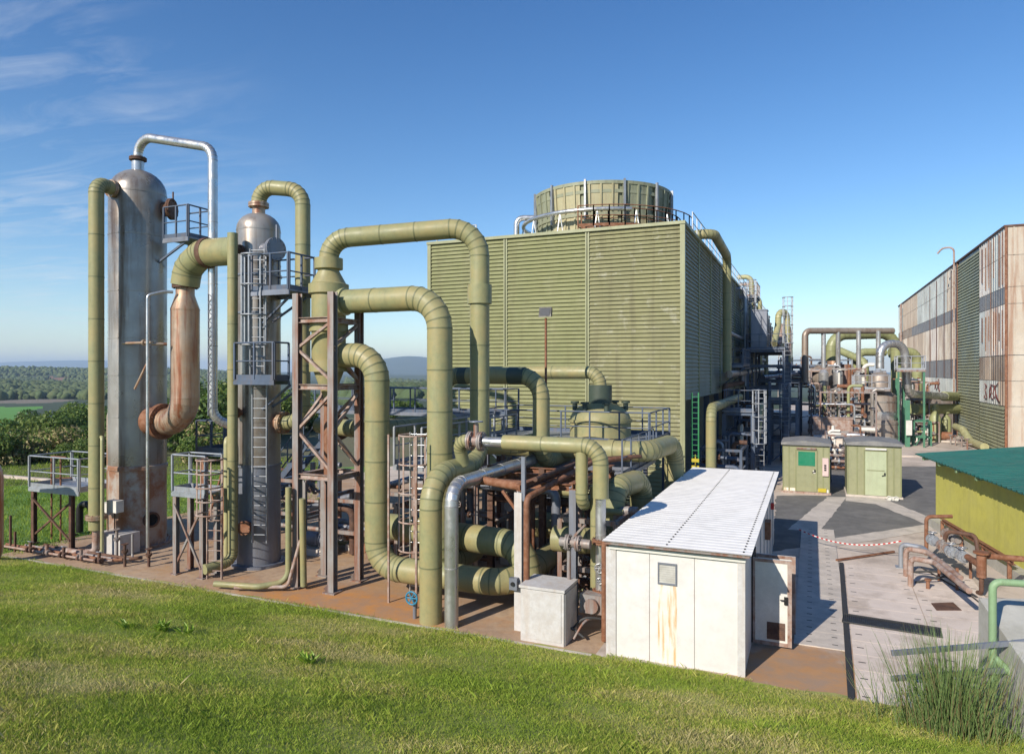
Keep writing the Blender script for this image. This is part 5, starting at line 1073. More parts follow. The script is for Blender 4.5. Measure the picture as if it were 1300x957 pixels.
for i in range(n):
    f0, f1 = i/n, (i+1)/n; p = a.lerp(b, f0)-Z*.32*4*f0*(1-f0); q = a.lerp(b, f1)-Z*.32*4*f1*(1-f1); (red if i % 2 else wht).bar(p, q, .008, .035)
red.build('red_stripe', 'rubber_red', t)['kind'] = 'stuff'; wht.build('white_stripe', 'tape_white', t)['kind'] = 'stuff'
m = MB(); c = gp(1135, 702); m.bar(c+Z*.06, gp(1062, 713)+Z*.06, .07, .05); solo(m, 'steel_bar', 'rust', 'long rusty bar lying on the concrete near the tape', 'bar')
# ------------------------------------------------------------------ railing and retaining wall at right
ra = cam(8.32, 12.0, 0)
t = thing('railing', 'pale green tubular railing at the right picture edge', 'railing', ra)
dirr = (cam(11.5, 11.2, 0)-cam(8.32, 12.0, 0)).normalized(); zt = EYE-(738-HV)/F*12+.0
m = MB().pipe([ra+Z*.55, ra+Z*zt, ra+dirr*5+Z*zt], .062, .13, 16, 6, clad=False); m.cyl(ra+dirr*2+Z*.6, ra+dirr*2+Z*zt, .06, n=14); m.build('tube', 'rail_green', t)
MB().pipe([ra+Z*1.28, ra+dirr*.35+Z*.95+V((0, -.15, 0)), ra+dirr*.9+Z*.5+V((0, -.4, 0))], .06, .2, 14, 5, clad=False).build('brace', 'rail_green', t)
for j, h in enumerate((1.55, 1.1)):
    p = ra+Z*h; m = MB().bar(p-dirr*1.6-Z*.35+V((0, -.1, 0)), p+dirr*.5+Z*.05+V((0, -.1, 0)), .05, .09); m.build('rail_bar', 'steel_dark', t)
pts = [cam(8.75, 13.0, 0), cam(8.2, 10.6, 0), cam(13, 9.6, 0), cam(14, 12.2, 0)]
q = pts if (pts[1]-pts[0]).cross(pts[3]-pts[0]).z > 0 else pts[::-1]
hz_ = {0: 1.95, 1: 1.2, 2: 1.6, 3: 2.1}; hh = [hz_[pts.index(p)] for p in q]
m = MB().hexa([V((p.x, p.y, -.1)) for p in q], [V((p.x, p.y, h)) for p, h in zip(q, hh)]); solo(m, 'retaining_wall', 'wall_grey', 'sloping rough concrete retaining wall behind the green railing', 'wall')
# ------------------------------------------------------------------ right hand clad building
BX, BY0, BY1, BH = 12.7, 59.3, 126.0, 16.5
t = thing('industrial_building', 'long building clad in patched rusty sheets and green louvres at right', 'building', (BX, BY0, 0))
MB().box((BX+.02, BY0+.02, 0), (BX+30, BY1, BH-.05)).build('core', 'steel_dark', t)
rr = random.Random(4)
bands = [(14.45, 16.5, 's'), (12.2, 14.42, 's'), (11.0, 12.17, 'w'), (7.35, 10.97, 's'), (5.5, 7.3, 'w'), (3.7, 5.47, 's'), (.1, 3.67, 's')]
def sheet_part(y0, y1, z0, z1, mat, front=None, name='cladding_sheet'):
    g = MB()
    if front is None:
        g.box((BX-.05, y0, z0), (BX+.019, y1, z1)); y = y0+.35
        while y < y1-.1: g.box((BX-.085, y-.05, z0+.01), (BX-.0505, y+.05, z1-.01)); y += .7
    else:
        g.box((y0, BY0-.05, z0), (y1, BY0+.019, z1)); y = y0+.35
        while y < y1-.1: g.box((y-.05, BY0-.085, z0+.01), (y+.05, BY0-.0505, z1-.01)); y += .7
    g.build(name, mat, t)
near_top = ['sheet_white', 'sheet_blue', 'sheet_white', 'sheet_white']
ysec = [(59.3, 61.4), (61.42, 63.5), (63.52, 65.6), (65.62, 67.55)]
for i, (a, b) in enumerate(ysec):
    for z0, z1, k in bands[:-1]:
        if k == 'w': sheet_part(a, b, z0, z1, 'strip_grey' if z0 > 8 else ['sheet_brown', 'sheet_brown', 'sheet_tan', 'sheet_brown'][i], name='strip_panel')
        elif z0 < 5: sheet_part(a, b, z0, z1, ['sheet_tan', 'sheet_blue', 'sheet_blue', 'sheet_blue'][i])
        else: sheet_part(a, b, z0, z1, near_top[(i+(2 if z0 < 10 else 0)) % 4])
louvre((BX, 59.5), (BX, 67.55), .05, 3.66, (-1, 0), .26, .09).build('louvre_panel', 'louvre_old', t)
louvre((BX, 67.65), (BX, 76.9), .05, BH-.3, (-1, 0), .26, .09).build('louvre_panel', 'louvre_old', t)
y = 77.1; i = 0
while y < BY1-1:
    w = 5.4; b = min(y+w-.03, BY1)
    for bi, (z0, z1, k) in enumerate(bands):
        if bi == 6: mt = 'sheet_brown'
        elif k == 'w': mt = 'strip_grey' if i < 6 else 'sheet_brown'
        elif bi < 2: mt = ['sheet_cream', 'sheet_blue', 'sheet_blue', 'sheet_blue', 'sheet_blue', 'sheet_tan', 'sheet_tan', 'sheet_tan', 'sheet_blue', 'sheet_blue'][min(i, 9)]
        elif bi == 3: mt = ['sheet_cream', 'sheet_cream', 'sheet_white', 'sheet_cream', 'sheet_tan', 'sheet_tan', 'sheet_tan', 'sheet_cream', 'sheet_tan', 'sheet_blue'][min(i, 9)]
        else: mt = ['sheet_blue', 'sheet_blue', 'sheet_blue', 'sheet_white', 'sheet_tan', 'sheet_blue', 'sheet_tan', 'sheet_tan', 'sheet_tan', 'sheet_tan'][min(i, 9)]
        if k == 'w' or bi == 6: sheet_part(y, b, z0, z1, mt, name='strip_panel')
        else: sheet_part(y, b, z0, z1, mt)
    y += w; i += 1
x = BX+.1
for i in range(4):
    b = x+2.6
    for z0, z1, k in bands:
        if k == 'w': sheet_part(x, x+1.2, z0, z1, 'sheet_sun_dimmed', 1, 'strip_panel'); sheet_part(x+1.22, b-.03, z0, z1, 'teal_panel' if z0 < 8 else 'strip_grey', 1, 'window')
        else: sheet_part(x, b-.03, z0, z1, 'sheet_sun_dimmed', 1)
    x += 2.6
m = MB(); m.box((BX-.14, BY0-.12, BH-.06), (BX+.25, BY1, BH+.08)); m.box((BX+.25, BY0-.12, BH-.06), (BX+30, BY0+.3, BH+.08)); m.build('roof_edge', 'rust_dark', t)
MB().box((BX-.1, BY0-.1, 0), (BX+.06, BY0-.052, BH-.06)).build('corner_trim', 'rust', t)
MB().box((BX-.12, 76.92, 0), (BX+.0, 77.08, BH-.1)).build('seam_post', 'rust', t)
for yy in (63.5, 80, 84, 88.7, 93.5):
    MB().box((BX-.11, yy-.07, 5.5 if yy > 70 else 7.4), (BX-.087, yy+.07, BH-.4)).build('rust_line', 'rust', t)
for z0, z1 in ((12.3, 16.4), (7.45, 10.9)):
    for yy in (59.95, 60.9, 61.9, 62.5, 64.1, 65.2, 66.4):
        if rr.random() < .85: MB().box((BX-.125, yy-.055, z0+rr.uniform(0, 1.2)), (BX-.087, yy+.055, z1-rr.uniform(0, .5))).build('rust_line', 'rust', t)
def scrawl(yc, zc, n, sd):
    q = random.Random(sd)
    for i in range(n):
        y = yc+i*1.15; pts = [(BX-.115, y+q.uniform(-.6, .6)+.35*math.sin(k*1.3+i), zc+q.uniform(-.15, .15)+.62*math.cos(k*.9+i*2)) for k in range(6)]
        MB().sweep(pts, .035, 5).build('graffiti', 'graffiti', t)
scrawl(61.5, 4.6, 4, 1); scrawl(87, 4.6, 3, 2)
cpipe('roof_drain', 'tall slim pale pipe with a hooked top against the clad building', [(BX-.4, 76.6, 1.0), (BX-.4, 76.6, 17.9), (BX-1.3, 76.9, 17.9), (BX-1.7, 77.0, 17.4)], .085, 'rust_pale', .5, 12, 6, clad=False)
cpipe('roof_drain', 'second slim pale pipe at the far end of the clad building', [(BX-.4, 119, 1.0), (BX-.4, 119, 16.3)], .12, 'rust_pale', clad=False, n=10)
# ------------------------------------------------------------------ gas treatment units at the far end of the yard
def A(u, v, d): return at(u, v, d)
S = A(1117, 500, 57.0); S.z = 0
t = thing('scrubber_vessel', 'stout brown banded steel vessel behind the right kiosk', 'vessel', S)
m = MB().lathe([(1.36, 0), (1.36, 2.1), (1.25, 2.2), (1.25, 4.15), (.85, 4.5), (.85, 5.6), (.75, 5.85), (.45, 6.05), (.05, 6.12)], S, 36); m.build('shell', 'steel_brown', t)
m = MB()
for r, z in ((1.38, .9), (1.38, 1.95), (1.27, 2.9), (1.27, 3.7)): m.lathe([(r-.04, z-.05), (r+.02, z-.05), (r+.02, z+.05), (r-.04, z+.05)], S, 36)
m.build('band', 'steel', t)
for a, z0, z1 in ((0, .4, .85), (1, 2.25, 2.85)): MB().lathe([(1.365 if a == 0 else 1.255, z0), (1.375 if a == 0 else 1.265, z0+.02), (1.375 if a == 0 else 1.265, z1), (1.365 if a == 0 else 1.255, z1+.01)], S, 36).build('clean_ring', 'steel_bright', t)
platform('access_platform', 'grey railed platform round the neck of the brown banded vessel', S.x-2.0, S.x+.6, S.y-1.7, S.y+1.2, 4.75, (), '', 'galv', deck='grey_steel')
platform('access_platform', 'small railed platform beside the silver loop of the banded vessel', S.x+1.2, S.x+3.2, S.y-.5, S.y+1.5, 6.3, [(S.x+1.3, S.y-.4), (S.x+3.1, S.y-.4)], '', 'galv', 'green_paint', deck='grey_steel', brace=False)
cpipe('silver_gooseneck', 'fat silver gooseneck pipe rising from the banded vessel', [A(1117, 468, 57), A(1117, 437, 57), A(1148, 436, 57.4), A(1152, 500, 57.6), A(1200, 503, 62)], .32, 'steel_bright', 1.0, 18, 6, .8)
cpipe('green_sleeve_pipe', 'green end of the silver gooseneck entering the clad building', [A(1198, 503, 62), A(1219, 503.5, 66)], .42, 'sage_far', n=18)
cpipe('green_manifold_pipe', 'thick green pipe running level into the clad building', [A(1160, 519, 60), A(1218, 519, 65)], .47, 'sage_far', n=20, band=2)
cpipe('green_riser', 'thick green riser standing behind the silver gooseneck', [A(1130, 448, 70), A(1164, 447, 70), A(1164, 512, 70)], .5, 'sage_far', .9, 18, 5, 1.5)
cpipe('green_arch_pipe', 'fat green arch pipe over the rusty drum', [A(1055, 458, 66), A(1055, 425, 66), A(1137, 423, 67), A(1139, 500, 67)], .5, 'sage_far', 1.6, 20, 6, 1.5)
cpipe('green_small_arch', 'smaller green arch seen through the pipe gantry', [A(1088, 490, 76), A(1088, 447, 76), A(1124, 447, 76)], .42, 'sage_far', .9, 16, 5, 1.5)
cpipe('green_small_arch', 'second small green bend beside the banded vessel', [A(1098, 486, 74), A(1098, 459, 74), A(1066, 445, 77)], .4, 'sage_far', .9, 16, 5, 1.5)
t = thing('pipe_gantry', 'brown grey square pipe gantry with four drop pipes', 'gantry', A(1022, 480, 62)*1)
m = MB().pipe([A(1022, 486, 62), A(1022, 420, 62), A(1134, 420, 63)], .28, .5, 16, 5, clad=False); m.build('header', 'steel_brown', t)
for u in (1045.5, 1064, 1090, 1115): m = MB().cyl(A(u, 420, 62.3), A(u, 468, 62.3), .2, n=14); m.build('drop_pipe', 'steel_light', t); m = MB().lathe([(.2, 2.2), (.42, 1.9), (.42, -.0), (.3, -.25)], A(u, 500, 62.3), 18); m.build('silencer', 'steel_light', t)
c = A(1058, 480, 69)
t = thing('rusty_drum', 'big rust brown drum under the fat green arch', 'vessel', (c.x, c.y, 2))
prd = [(.05, -2.2), (.9, -2.0), (1.3, -1.6), (1.45, -.2), (1.3, -.1), (1.3, .1), (1.45, .2), (1.35, 1.6), (.9, 2.0), (.05, 2.2)]
MB().lathe(prd, c, 28, (CY, SY, 0)).build('shell', 'steel_brown', t)
m = MB().cyl(c+Z*1.2, c+Z*2.6, .6, .45, 20); m.build('neck', 'steel_rusty', t)
for k in (-1, 1): MB().bar(c+V((CY, SY, 0))*k*1.2-Z*5.4, c+V((CY, SY, 0))*k*1.2-Z*1.2, .5, .4).build('leg', 'rust_dark', t)
pc = A(1070, 512, 60)
def plat(label, u0, u1, v, d, dep, zdrop=True, mat='galv', lm='grey_steel'):
    a, b = A(u0, v, d), A(u1, v, d); x0, x1 = min(a.x, b.x), max(a.x, b.x); y0 = (a.y+b.y)/2
    return platform('access_platform', label, x0, x1, y0, y0+dep, a.z, [(x0+.1, y0+.1), (x1-.1, y0+.1), (x0+.1, y0+dep-.1), (x1-.1, y0+dep-.1)], '', mat, lm, deck='rust_pale', gap=1.0)
plat('long railed platform under the four drop pipes', 1040, 1100, 512, 60, 5)
plat('lower railed landing before the rusty steelwork', 1047, 1083, 541, 56, 2)
plat('railed landing at the left of the rusty drum', 1026, 1046, 470, 68, 2)
plat('railed landing at the right of the rusty drum', 1063, 1082, 470, 72, 2)
plat('small railed landing left of the banded vessel', 1080, 1098, 545, 54, 1.5)
for i, (u, v0, v1, d, w_) in enumerate(((1139, 480, 520, 58, .26), (1152, 508, 560, 56, .34), (1147, 480, 530, 59, .2), (1096, 510, 530, 60, .2))):
    a, b = A(u, v0, d), A(u, v0, d); b.z = 0; m = MB().hbeam(b, a, w_); m.box((b.x-.25, b.y-.25, 0), (b.x+.25, b.y+.25, .05)); solo(m, 'green_post', 'green_paint', ['bright green post under the silver gooseneck', 'stout green post with a white sign on it', 'thin green post behind the stout green one', 'short green post at the end of the long platform'][i], 'post')
a = A(1154, 543, 55.6); solo(MB().bar(a-V((CY, SY, 0))*.24, a+V((CY, SY, 0))*.24, .03, 1.2), 'sign_board', 'cream', 'blank white sign board on the stout green post', 'sign')
for i, (u, d, z, r) in enumerate(((1187, 60, 2.9, .45), (1201, 63, 2.4, .4))):
    p = A(u, 520, d); m = MB().lathe([(r, 0), (r, z*.75), (r*.7, z*.85), (r*.45, z*.9), (r*.45, z*1.15)], (p.x, p.y, 0), 18); m.lathe([(r*.7, z*.98), (r*.8, z*1.0), (r*.7, z*1.04)], (p.x, p.y, 0), 18); solo(m, 'green_pot', 'sage_far', ['green standing pot with a necked top below the level pipe', 'second green pot nearer the clad building wall'][i], 'vessel')
p = A(1170, 550, 57); t = thing('pump_rack', 'green steel pump frame below the level pipe', 'frame', (p.x, p.y, 0))
for dx in (-.6, .6):
    for dy in (-.5, .5): MB().bar((p.x+dx, p.y+dy, 0), (p.x+dx, p.y+dy, 2.1), .12, .12).build('leg', 'green_paint', t)
m = MB(); [m.bar((p.x-.6, p.y+dy, z), (p.x+.6, p.y+dy, z), .12, .12) for dy in (-.5, .5) for z in (.8, 2.1)]; m.build('beam', 'green_paint', t); MB().bar((p.x-.5, p.y-.45, .1), (p.x+.5, p.y-.45, 2), .08, .08).build('brace', 'green_paint', t)
p = gp(1200, 562); t = thing('pump_set', 'red and grey pump set on the pale pad before the louvres', 'pump', p)
m = MB().cyl(p+V((-.5, 0, .6)), p+V((.5, 0, .6)), .35, n=18); m.build('motor', 'rust', t); MB().box((p.x-1.4, p.y-.4, .25), (p.x-.55, p.y+.4, 1.2)).build('casing', 'cabinet', t); MB().box((p.x-1.6, p.y-.5, 0), (p.x+.9, p.y+.5, .22)).build('base', 'concrete_strip', t)
cpipe('yard_pipe', 'pale pipe bending down from the louvres beside the pump set', [gp(1213, 562)+Z*1.4, gp(1222, 565)+Z*1.3, gp(1232, 568)+Z*.5, gp(1250, 574)+Z*.4], .3, 'sage_pale', .7, 14, 5, clad=False)
for i, (u, v) in enumerate(((1207, 566), (1213, 567), (1221, 569), (1228, 572))):
    p = gp(u, v); m = MB().cyl(p, p+Z*.9, .06, n=8); m.flange(p+Z*.9, Z, .16, .04, 6, 12); m.cyl(p+Z*.5-V((.3, 0, 0)), p+Z*.5+V((.3, 0, 0)), .05, n=8); solo(m, 'yard_valve', 'grey_steel', ['leftmost grey yard valve by the pump set', 'second grey yard valve right of the pump set', 'third grey yard valve near the pale bent pipe', 'rightmost grey yard valve near the teal roof'][i], 'valve')
for i in range(7):
    u = 1038+i*7; p = A(u, 500, 58); m = MB().cyl((p.x, p.y, 0), (p.x, p.y, 1.6+.5*(i % 3)), .07, n=8); m.flange((p.x, p.y, 1.2), Z, .2, .05, 4, 10); m.cyl((p.x-.4, p.y, .8), (p.x+.4, p.y, .8), .06, n=8)
    solo(m, 'pipe_stub', ['rust', 'grey_steel', 'steel_dark'][i % 3], 'slim upright pipe stub under the long railed platform', 'pipe', 'pipe stubs under the long platform')
pb = [gp(1062, 580), gp(1250, 580), gp(1235, 552), gp(1045, 552)]
g = MB(); q = pb if (pb[1]-pb[0]).cross(pb[3]-pb[0]).z > 0 else pb[::-1]; g.hexa([V((p.x, p.y, 0)) for p in q], [V((p.x, p.y, .1)) for p in q]); struct(g, 'equipment_pad', 'concrete')
for i, (u, v, d, h) in enumerate(((1060, 560, 48, 1.5), (1056, 548, 52, 2.6))):
    p = A(u, v, d); m = MB().box((p.x-1.3, p.y, 0), (p.x+1.4, p.y+1.6, h)); m.box((p.x-1.35, p.y-.05, h), (p.x+1.45, p.y+1.65, h+.1)); solo(m, 'concrete_block', ['concrete_pale', 'rust_pale'][i], ['pale concrete block in the gap between the kiosks', 'rust stained concrete block under the lower landing'][i], 'block')
t = thing('mast', 'thin lattice mast far beyond the pipe bridge', 'mast', A(991, 470, 130)*1)
b = A(991, 470, 130); b.z = -1; m = MB(); [m.bar(b+V((dx, dy, 0)), b+V((dx*.4, dy*.4, 16)), .1, .1) for dx in (-.5, .5) for dy in (-.5, .5)]; [m.bar(b+V((-.45, -.45, k*1.2)), b+V((.4, -.4, k*1.2+1.2)), .07, .07) for k in range(12)]; m.build('tower', 'grey_steel', t)
# ------------------------------------------------------------------ trees and shrubs
def crown(name, seed, n, rx, rz, leaf, mats, parent, lobes=9):
    r = np.random.default_rng(seed); g = MB(); L = []
    for k in range(lobes):
        a = r.uniform(0, 6.283); q = r.uniform(.15, .72)*rx; L.append((q*math.cos(a), q*math.sin(a), r.uniform(.22, .85)*rz, r.uniform(.32, .55)*rx))
    vs, fs = [], []
    for i in range(n):
        lx, ly, lz, lr = L[int(r.integers(0, lobes))]; d = V(r.normal(0, 1, 3)); d.normalize(); q = lr*r.uniform(.55, 1.0)**.5
        p = V((lx, ly, lz))+V((d.x*q, d.y*q, d.z*q*.85));
        if p.z < .05: p.z = abs(p.z)*.5+.05
        nrm = (d+V(r.normal(0, .6, 3))).normalized(); x, y = frame_of(nrm); a = r.uniform(0, 6.283); x, y = x*math.cos(a)+y*math.sin(a), y*math.cos(a)-x*math.sin(a); s = leaf*r.uniform(.6, 1.3)
        o = len(g.v); g.v += [tuple(p-x*s), tuple(p-y*s*.45), tuple(p+x*s), tuple(p+y*s*.45)]; g.f.append((o, o+1, o+2, o+3)); g.sm.append(False); g.mi.append(int(r.integers(0, len(mats))) if i % 3 else int((lx*7+ly*3) % len(mats)))
    org = ORG[parent.name]; g.v = [(p[0]+org.x, p[1]+org.y, p[2]+org.z) for p in g.v]
    return g.build('crown', mats, parent)
def trunk(parent, h, r, seed):
    q = random.Random(seed); g = MB(); o = ORG[parent.name]
    for k in range(4):
        a = k*1.6+q.random(); b = V((.05*math.cos(a), .05*math.sin(a), -.3)); m = V((.3*math.cos(a), .3*math.sin(a), h*.4)); e = V((q.uniform(.5, 1.1)*math.cos(a), q.uniform(.5, 1.1)*math.sin(a), h*q.uniform(.6, .8)))
        g.sweep([o+b, o+m, o+e], [r, r*.7, r*.25], 7)
    g.build('trunk', 'bark', parent)
def shrub_proto(loc, seed, n, rx, rz, leaf, mats, label, cat='tree', name='broadleaf_tree', group=None):
    t = thing(name, label, cat, loc, group); crown('crown', seed, n, rx, rz, leaf, mats, t); trunk(t, rz*.9, .12*rx/2.4, seed); return t
lm = ['leaf0', 'leaf1', 'leaf2', 'leaf3']
def gl(u, d): lt = (u-650)/F*d; p = cam(lt, d, 0); p.z = float(terr(p.x, p.y))-.1; return p
G = 'broadleaf trees behind the columns'
TL = ['dark leafy tree in the belt of trees left of the tallest column']
pr_ = [shrub_proto(gl(92, 58), 3, 8000, 2.7, 2.9, .13, lm, 'biggest leafy tree left of the tall green downpipe', group=G), shrub_proto(gl(40, 66), 5, 6500, 2.4, 2.3, .13, lm, 'rounded leafy tree at the left end of the belt', group=G), shrub_proto(gl(124, 52), 8, 7000, 2.2, 2.7, .12, ['leaf0', 'leaf3', 'leaf0', 'leaf1'], 'leafy tree showing between the green downpipe and the tallest column', group=G)]
spots = [(68, 62, 1.0, 1, 'leafy tree second from the left end of the belt'), (108, 66, 1.15, 0, 'taller tree behind the biggest leafy tree'), (140, 60, 1.1, 1, 'tree hidden mostly by the tallest column'), (218, 66, 1.3, 0, 'tree seen between the tallest column and rusty pipe'), (252, 60, 1.6, 2, 'tree seen right of the rusty transfer pipe'),
  (272, 56, 1.75, 0, 'tree behind the foot of the silver loop pipe'), (290, 63, 1.9, 1, 'tree showing left of the shorter steel column'), (180, 64, 1.1, 2, 'tree standing behind the tallest column'), (-30, 62, 1.0, 2, 'tree just beyond the left picture edge'), (395, 74, 1.0, 1, 'small tree seen through the lattice frame'), (500, 92, .85, 0, 'distant leafy tree between the two green pipes'), (525, 98, .85, 2, 'distant leafy tree nearest the louvred tower'), (360, 70, 1.6, 0, 'leafy tree behind the shorter steel column')]
for i, (u, d, s, k, lb) in enumerate(spots): dup(pr_[k], gl(u, d), lb, G, rz=1.1+i*2.3, scale=(s, s, s*(.92+.06*(i % 3))))
G2 = 'scrub bushes at the lawn edge'
b0 = shrub_proto(gl(20, 47), 12, 3500, 1.9, 1.9, .12, ['dry_leaf', 'leaf2', 'dry_leaf', 'leaf1'], 'dry straw coloured bush at the left picture edge', 'bush', 'scrub_bush', G2); b1 = shrub_proto(gl(110, 46), 13, 3500, 1.5, 1.9, .10, ['leaf1', 'leaf2', 'leaf0', 'leaf2'], 'green bush at the lawn edge left of the downpipe', 'bush', 'scrub_bush', G2)
for i, (u, d, s, k, lb) in enumerate(((48, 49, 1.0, 0, 'second straw coloured bush from the left edge'), (75, 50, 1.1, 0, 'straw coloured bush in the middle of the lawn edge'), (90, 46, .8, 1, 'small green bush in the middle of the lawn edge'), (-8, 46, 1.2, 1, 'green bush cut by the left picture edge'), (138, 48, 1.0, 0, 'straw coloured bush beside the tallest column'), (255, 46, 1.0, 1, 'green bush below the rusty elbow'), (275, 48, 1.2, 0, 'straw coloured bush at the foot of the silver loop'), (60, 54, 1.5, 1, 'larger green bush behind the straw coloured ones'), (30, 53, 1.3, 1, 'green bush behind the leftmost straw bush'), (300, 50, 1.1, 1, 'green bush behind the shorter steel column'))):
    dup([b0, b1][k], gl(u, d), lb, G2, rz=i*1.9, scale=(s, s, s))
p0, p1 = gl(-40, 42), gl(112, 38); m = MB(); m.bar(p0+Z*.12, p1+Z*.12, .25, .3); solo(m, 'boundary_wall', 'concrete', 'low pale wall along the far side of the lawn', 'wall')
# broom bush in the corner
br = cam(7.3, 11.5, 0); br.z = float(bank(br.x, br.y))
t = thing('broom_bush', 'spiky green broom bush growing at the lower right corner', 'bush', br); q = random.Random(9); g = MB(); g2 = MB()
for i in range(1000):
    a = q.uniform(0, 6.283); rad_ = abs(q.gauss(0, .48)); b = br+V((rad_*math.cos(a)*1.15, rad_*math.sin(a)*.8, -.15)); h = q.uniform(.5, 1.75)*(1.12-.3*min(rad_, 1)); ln = V((math.cos(a)*.28*q.random()+q.gauss(0, .10), math.sin(a)*.28*q.random()+q.gauss(0, .10), 1)); m_ = b+ln*h*.55; e = b+ln*h+V((math.cos(a), math.sin(a), -.3))*.14*q.random()
    g.sweep([b, m_, e], [.006, .005, .0015], 3, caps=False)
    if i % 3 == 0: k = V((q.gauss(0, .1), q.gauss(0, .1), .28)); g.sweep([m_, m_+k], [.004, .0015], 3, caps=False)
g.mi = [1 if (i//80) % 6 == 0 else 0 for i in range(len(g.f))]; g.build('stems', ['broom', 'dry_leaf'], t)
for k, (u, v, lb, n) in enumerate(((206, 800, 'bright green dock weed in the middle of the bank', 46), (160, 797, 'smaller dock weed left of the bright one', 22), (392, 842, 'bright leafy weed low on the bank', 34), (240, 805, 'small dock weed right of the bright one', 14))):
    D = 10.0
    for _ in range(30):
        p = at(u, v, D); z = float(bank(p.x, p.y)); D += (p.z-z)*.8
    p.z = z; q = random.Random(k); g = MB()
    for i in range(n):
        b = p+V((q.gauss(0, .08), q.gauss(0, .055), 0)); a = q.uniform(0, 6.28); L = q.uniform(.12, .26); d = V((math.cos(a)*.55, math.sin(a)*.55, .9)).normalized(); s = d.cross(Z).normalized()*L*.15; m_ = b+d*L*.55; e = b+d*L+V((math.cos(a), math.sin(a), -.4))*L*.25
        g.add([b, m_-s, e, m_+s], [(0, 1, 2, 3)])
    solo(g, 'dock_weed', 'weed', lb, 'weed')
# ------------------------------------------------------------------ crowded pipe skids
def skid(label, x0, x1, y0, y1, z1, n, seed, mats, z0=0.0, r=(.05, .12)):
    q = random.Random(seed); t = thing('pipe_skid', label, 'pipe skid', ((x0+x1)/2, (y0+y1)/2, z0))
    for x in (x0, x1):
        for y in (y0, y1): MB().bar((x, y, z0), (x, y, z1), .12, .12).build('leg', 'blue_steel' if 'blue_steel' in mats else 'grey_steel', t)
    for z in (z0+(z1-z0)*.45, z1):
        m = MB(); m.bar((x0, y0, z), (x1, y0, z), .1, .12); m.bar((x0, y1, z), (x1, y1, z), .1, .12); m.bar((x0, y0, z), (x0, y1, z), .1, .12); m.bar((x1, y0, z), (x1, y1, z), .1, .12)
        m.build('level_beam', 'blue_steel' if 'blue_steel' in mats else 'grey_steel', t)
    for i in range(n):
        a = V((q.uniform(x0, x1), q.uniform(y0, y1), z0+.1+q.random()*(z1-z0)*.8)); rr = q.uniform(*r); k = i % 4; pts = [a]
        if k == 0: pts += [V((a.x, a.y, z1+q.uniform(-.2, .6))), V((a.x+q.choice((-1, 1))*q.uniform(.5, 1.2), a.y, z1+q.uniform(0, .3)))]; pts[2].z = pts[1].z
        elif k == 1: pts = [V((x0-.3, a.y, a.z)), V((a.x, a.y, a.z)), V((a.x, a.y, z0+.05))]
        elif k == 2: pts += [V((a.x, y1, a.z)), V((a.x, y1, z1+.4))]
        else: pts = [V((x0-.2, a.y, a.z)), V((x1+.2, a.y, a.z))]
        m = MB().pipe(pts, rr, rr*2.5, 10, 4, clad=False); pb = m.build('pipe', q.choice(mats), t)
        c = (pts[0]+pts[1])/2; f = MB().flange(c, pts[1]-pts[0], rr*1.9, rr*.5, 4, 10)
        if i % 3 == 0: f.cyl(c, c+V((0, -.3, .1)), rr*.4, n=6); f.wheel(c+V((0, -.32, .1)), (0, -1, 0), rr*1.6, .015)
        f.build('valve', q.choice(['rust_dark', 'grey_steel', 'galv']), pb)
    return t
BL = ['blue_steel', 'steel_dark', 'galv', 'rust_dark', 'blue_steel']; FR = ['steel', 'rust', 'grey_steel', 'steel_bright', 'rust_pale', 'sage_far', 'cream']
skid('dark crowded pipe skid right behind the tower corner riser', -5.0, -3.1, 34.6, 37.8, 2.4, 14, 1, BL)
skid('dark crowded pipe skid between the two blue service frames', -4.6, -2.9, 43.2, 47.6, 3.3, 16, 2, BL)
skid('dark pipe skid beside the second blue service frame', -4.9, -2.9, 50, 54, 3.6, 14, 3, BL)
skid('pale crowded pipe skid before the rusty steelwork', *sorted((at(1046, 545, 53).x, at(1082, 545, 53).x)), 47.5, 50.5, 2.2, 18, 4, FR)
skid('crowded pipe skid under the long railed platform', *sorted((at(1040, 512, 62).x, at(1098, 512, 62).x)), 57.6, 62.5, 4.6, 24, 5, FR, r=(.06, .16))
skid('pipe skid crowded against the rusty drum', *sorted((at(1030, 490, 70).x, at(1088, 490, 70).x)), 66.0, 70, 6.4, 22, 6, FR, r=(.07, .18))
skid('pipe skid between the silver gooseneck and the green riser', *sorted((at(1142, 512, 62).x, at(1176, 512, 62).x)), 70.0, 73, 5.2, 16, 7, FR+['green_paint'], r=(.07, .16))
skid('small pipe skid at the foot of the green louvres', *sorted((at(1160, 556, 58).x, at(1196, 556, 58).x)), 69, 71, 1.8, 12, 8, FR+['green_paint'])
skid('dark pipe skid on the far pipe bridge', -3.5, 5.5, 84.0, 85.6, 7.4, 18, 9, BL+['grey_steel'], 4.2, r=(.07, .16))
skid('rusty pipe skid packed behind the lattice tower', -15.2, -12.2, 18.9, 20.6, 1.9, 14, 10, ['rust_dark', 'grey_steel', 'steel_dark', 'sage', 'rust'])
skid('brown pipe skid packed under the pale walkway', -11.2, -9.4, 19.0, 21.6, 2.9, 14, 11, ['rust_dark', 'grey_steel', 'steel_dark', 'sage', 'rust'])
skid('brown pipe skid packed behind the valve set beside the shed', -6.1, -4.6, 17.3, 19.0, 2.3, 14, 12, ['rust_dark', 'grey_steel', 'steel_dark', 'sage', 'rust'])
skid('pipe skid behind the shorter steel column', -19.0, -16.8, 20.0, 22.0, 2.2, 12, 13, ['rust_dark', 'grey_steel', 'steel_dark', 'galv'])
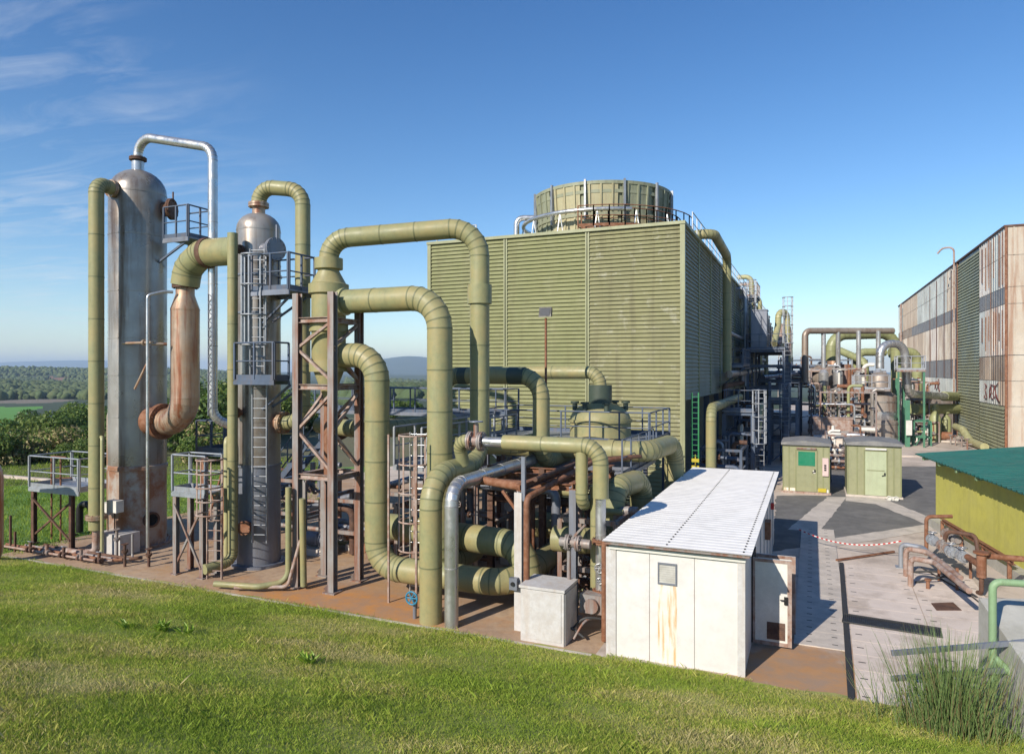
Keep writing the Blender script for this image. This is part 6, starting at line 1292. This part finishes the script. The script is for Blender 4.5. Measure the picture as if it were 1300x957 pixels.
# ------------------------------------------------------------------ access steel and pipes along the shaded tower side
for i, (y0, y1, z, lb) in enumerate(((58.5, 61.5, 12.2, 'railed lookout hung near the tower roof edge'), (66, 72, 10.2, 'railed gallery on the tower side behind the lookout'), (74, 82, 8.4, 'lower railed gallery at the far part of the tower side'), (48.5, 54, 6.6, 'dark gallery on the tower side before the high balcony'))):
    platform('side_gallery', lb, -5.35, -4.0 if i != 3 else -4.2, y0, y1, z, (), 'l', 'blue_steel' if i else 'grey_steel', deck='steel_dark', gap=1.0)
    m = MB()
    for y in (y0+.3, y1-.3): m.bar((-5.37, y, z-1.2), (-4.1, y, z-.17), .09, .09)
    m.bar((-4.15, y0+.3, z-.2), (-4.15, y1-.3, z-.2), .08, .08); solo(m, 'gallery_bracket', 'blue_steel', 'raking brackets carrying the '+lb, 'bracket')
for i, (y, z0, z1, r, mt, lb) in enumerate(((56.6, 5, 12.6, .14, 'galv', 'thin grey riser on the tower side under the lookout'), (62.8, 4, 14.3, .2, 'sage_pale', 'pale sage riser passing the tower roof just past the lookout'), (65.0, 3, 13.9, .12, 'rust_pale', 'slim rusty riser past the lookout'), (73, 3, 13.5, .22, 'sage_pale', 'pale sage riser between the two far galleries'), (83.5, 2, 12.4, .22, 'sage_pale', 'farthest pale sage riser on the tower side'))):
    cpipe('riser', lb, [(-5.9, y, z1), (-4.75, y, z1), (-4.75, y, z0)], r, mt, r*2.5, 14, 5, 2.0, clad=False)
for i, (y0, y1, z, r, mt, lb) in enumerate(((46.5, 70, 8.7, .13, 'galv', 'thin grey pipe along the tower side above the silver one'), (56, 88, 7.4, .2, 'steel_dark', 'dark pipe along the tower side under the galleries'), (44.5, 80, 5.3, .16, 'rust_dark', 'dark rusty pipe along the tower side below the silver one'))):
    cpipe('side_pipe', lb, [(-4.95, y0, z-2), (-4.95, y0, z), (-4.95, y1, z)], r, mt, r*2.5, 12, 5, clad=False)
t = thing('ladder', 'thin ladder climbing from the yard to the roof lookout', 'ladder', (-4.4, 58.2, 5)); MB().ladder((-4.4, 58.2, 5), 13.4, (0, -1, 0)).build('rungs', 'galv', t); MB().cage((-4.4, 58.2, 8), 13.4, (0, -1, 0), gap=.9).build('cage', 'galv', t)
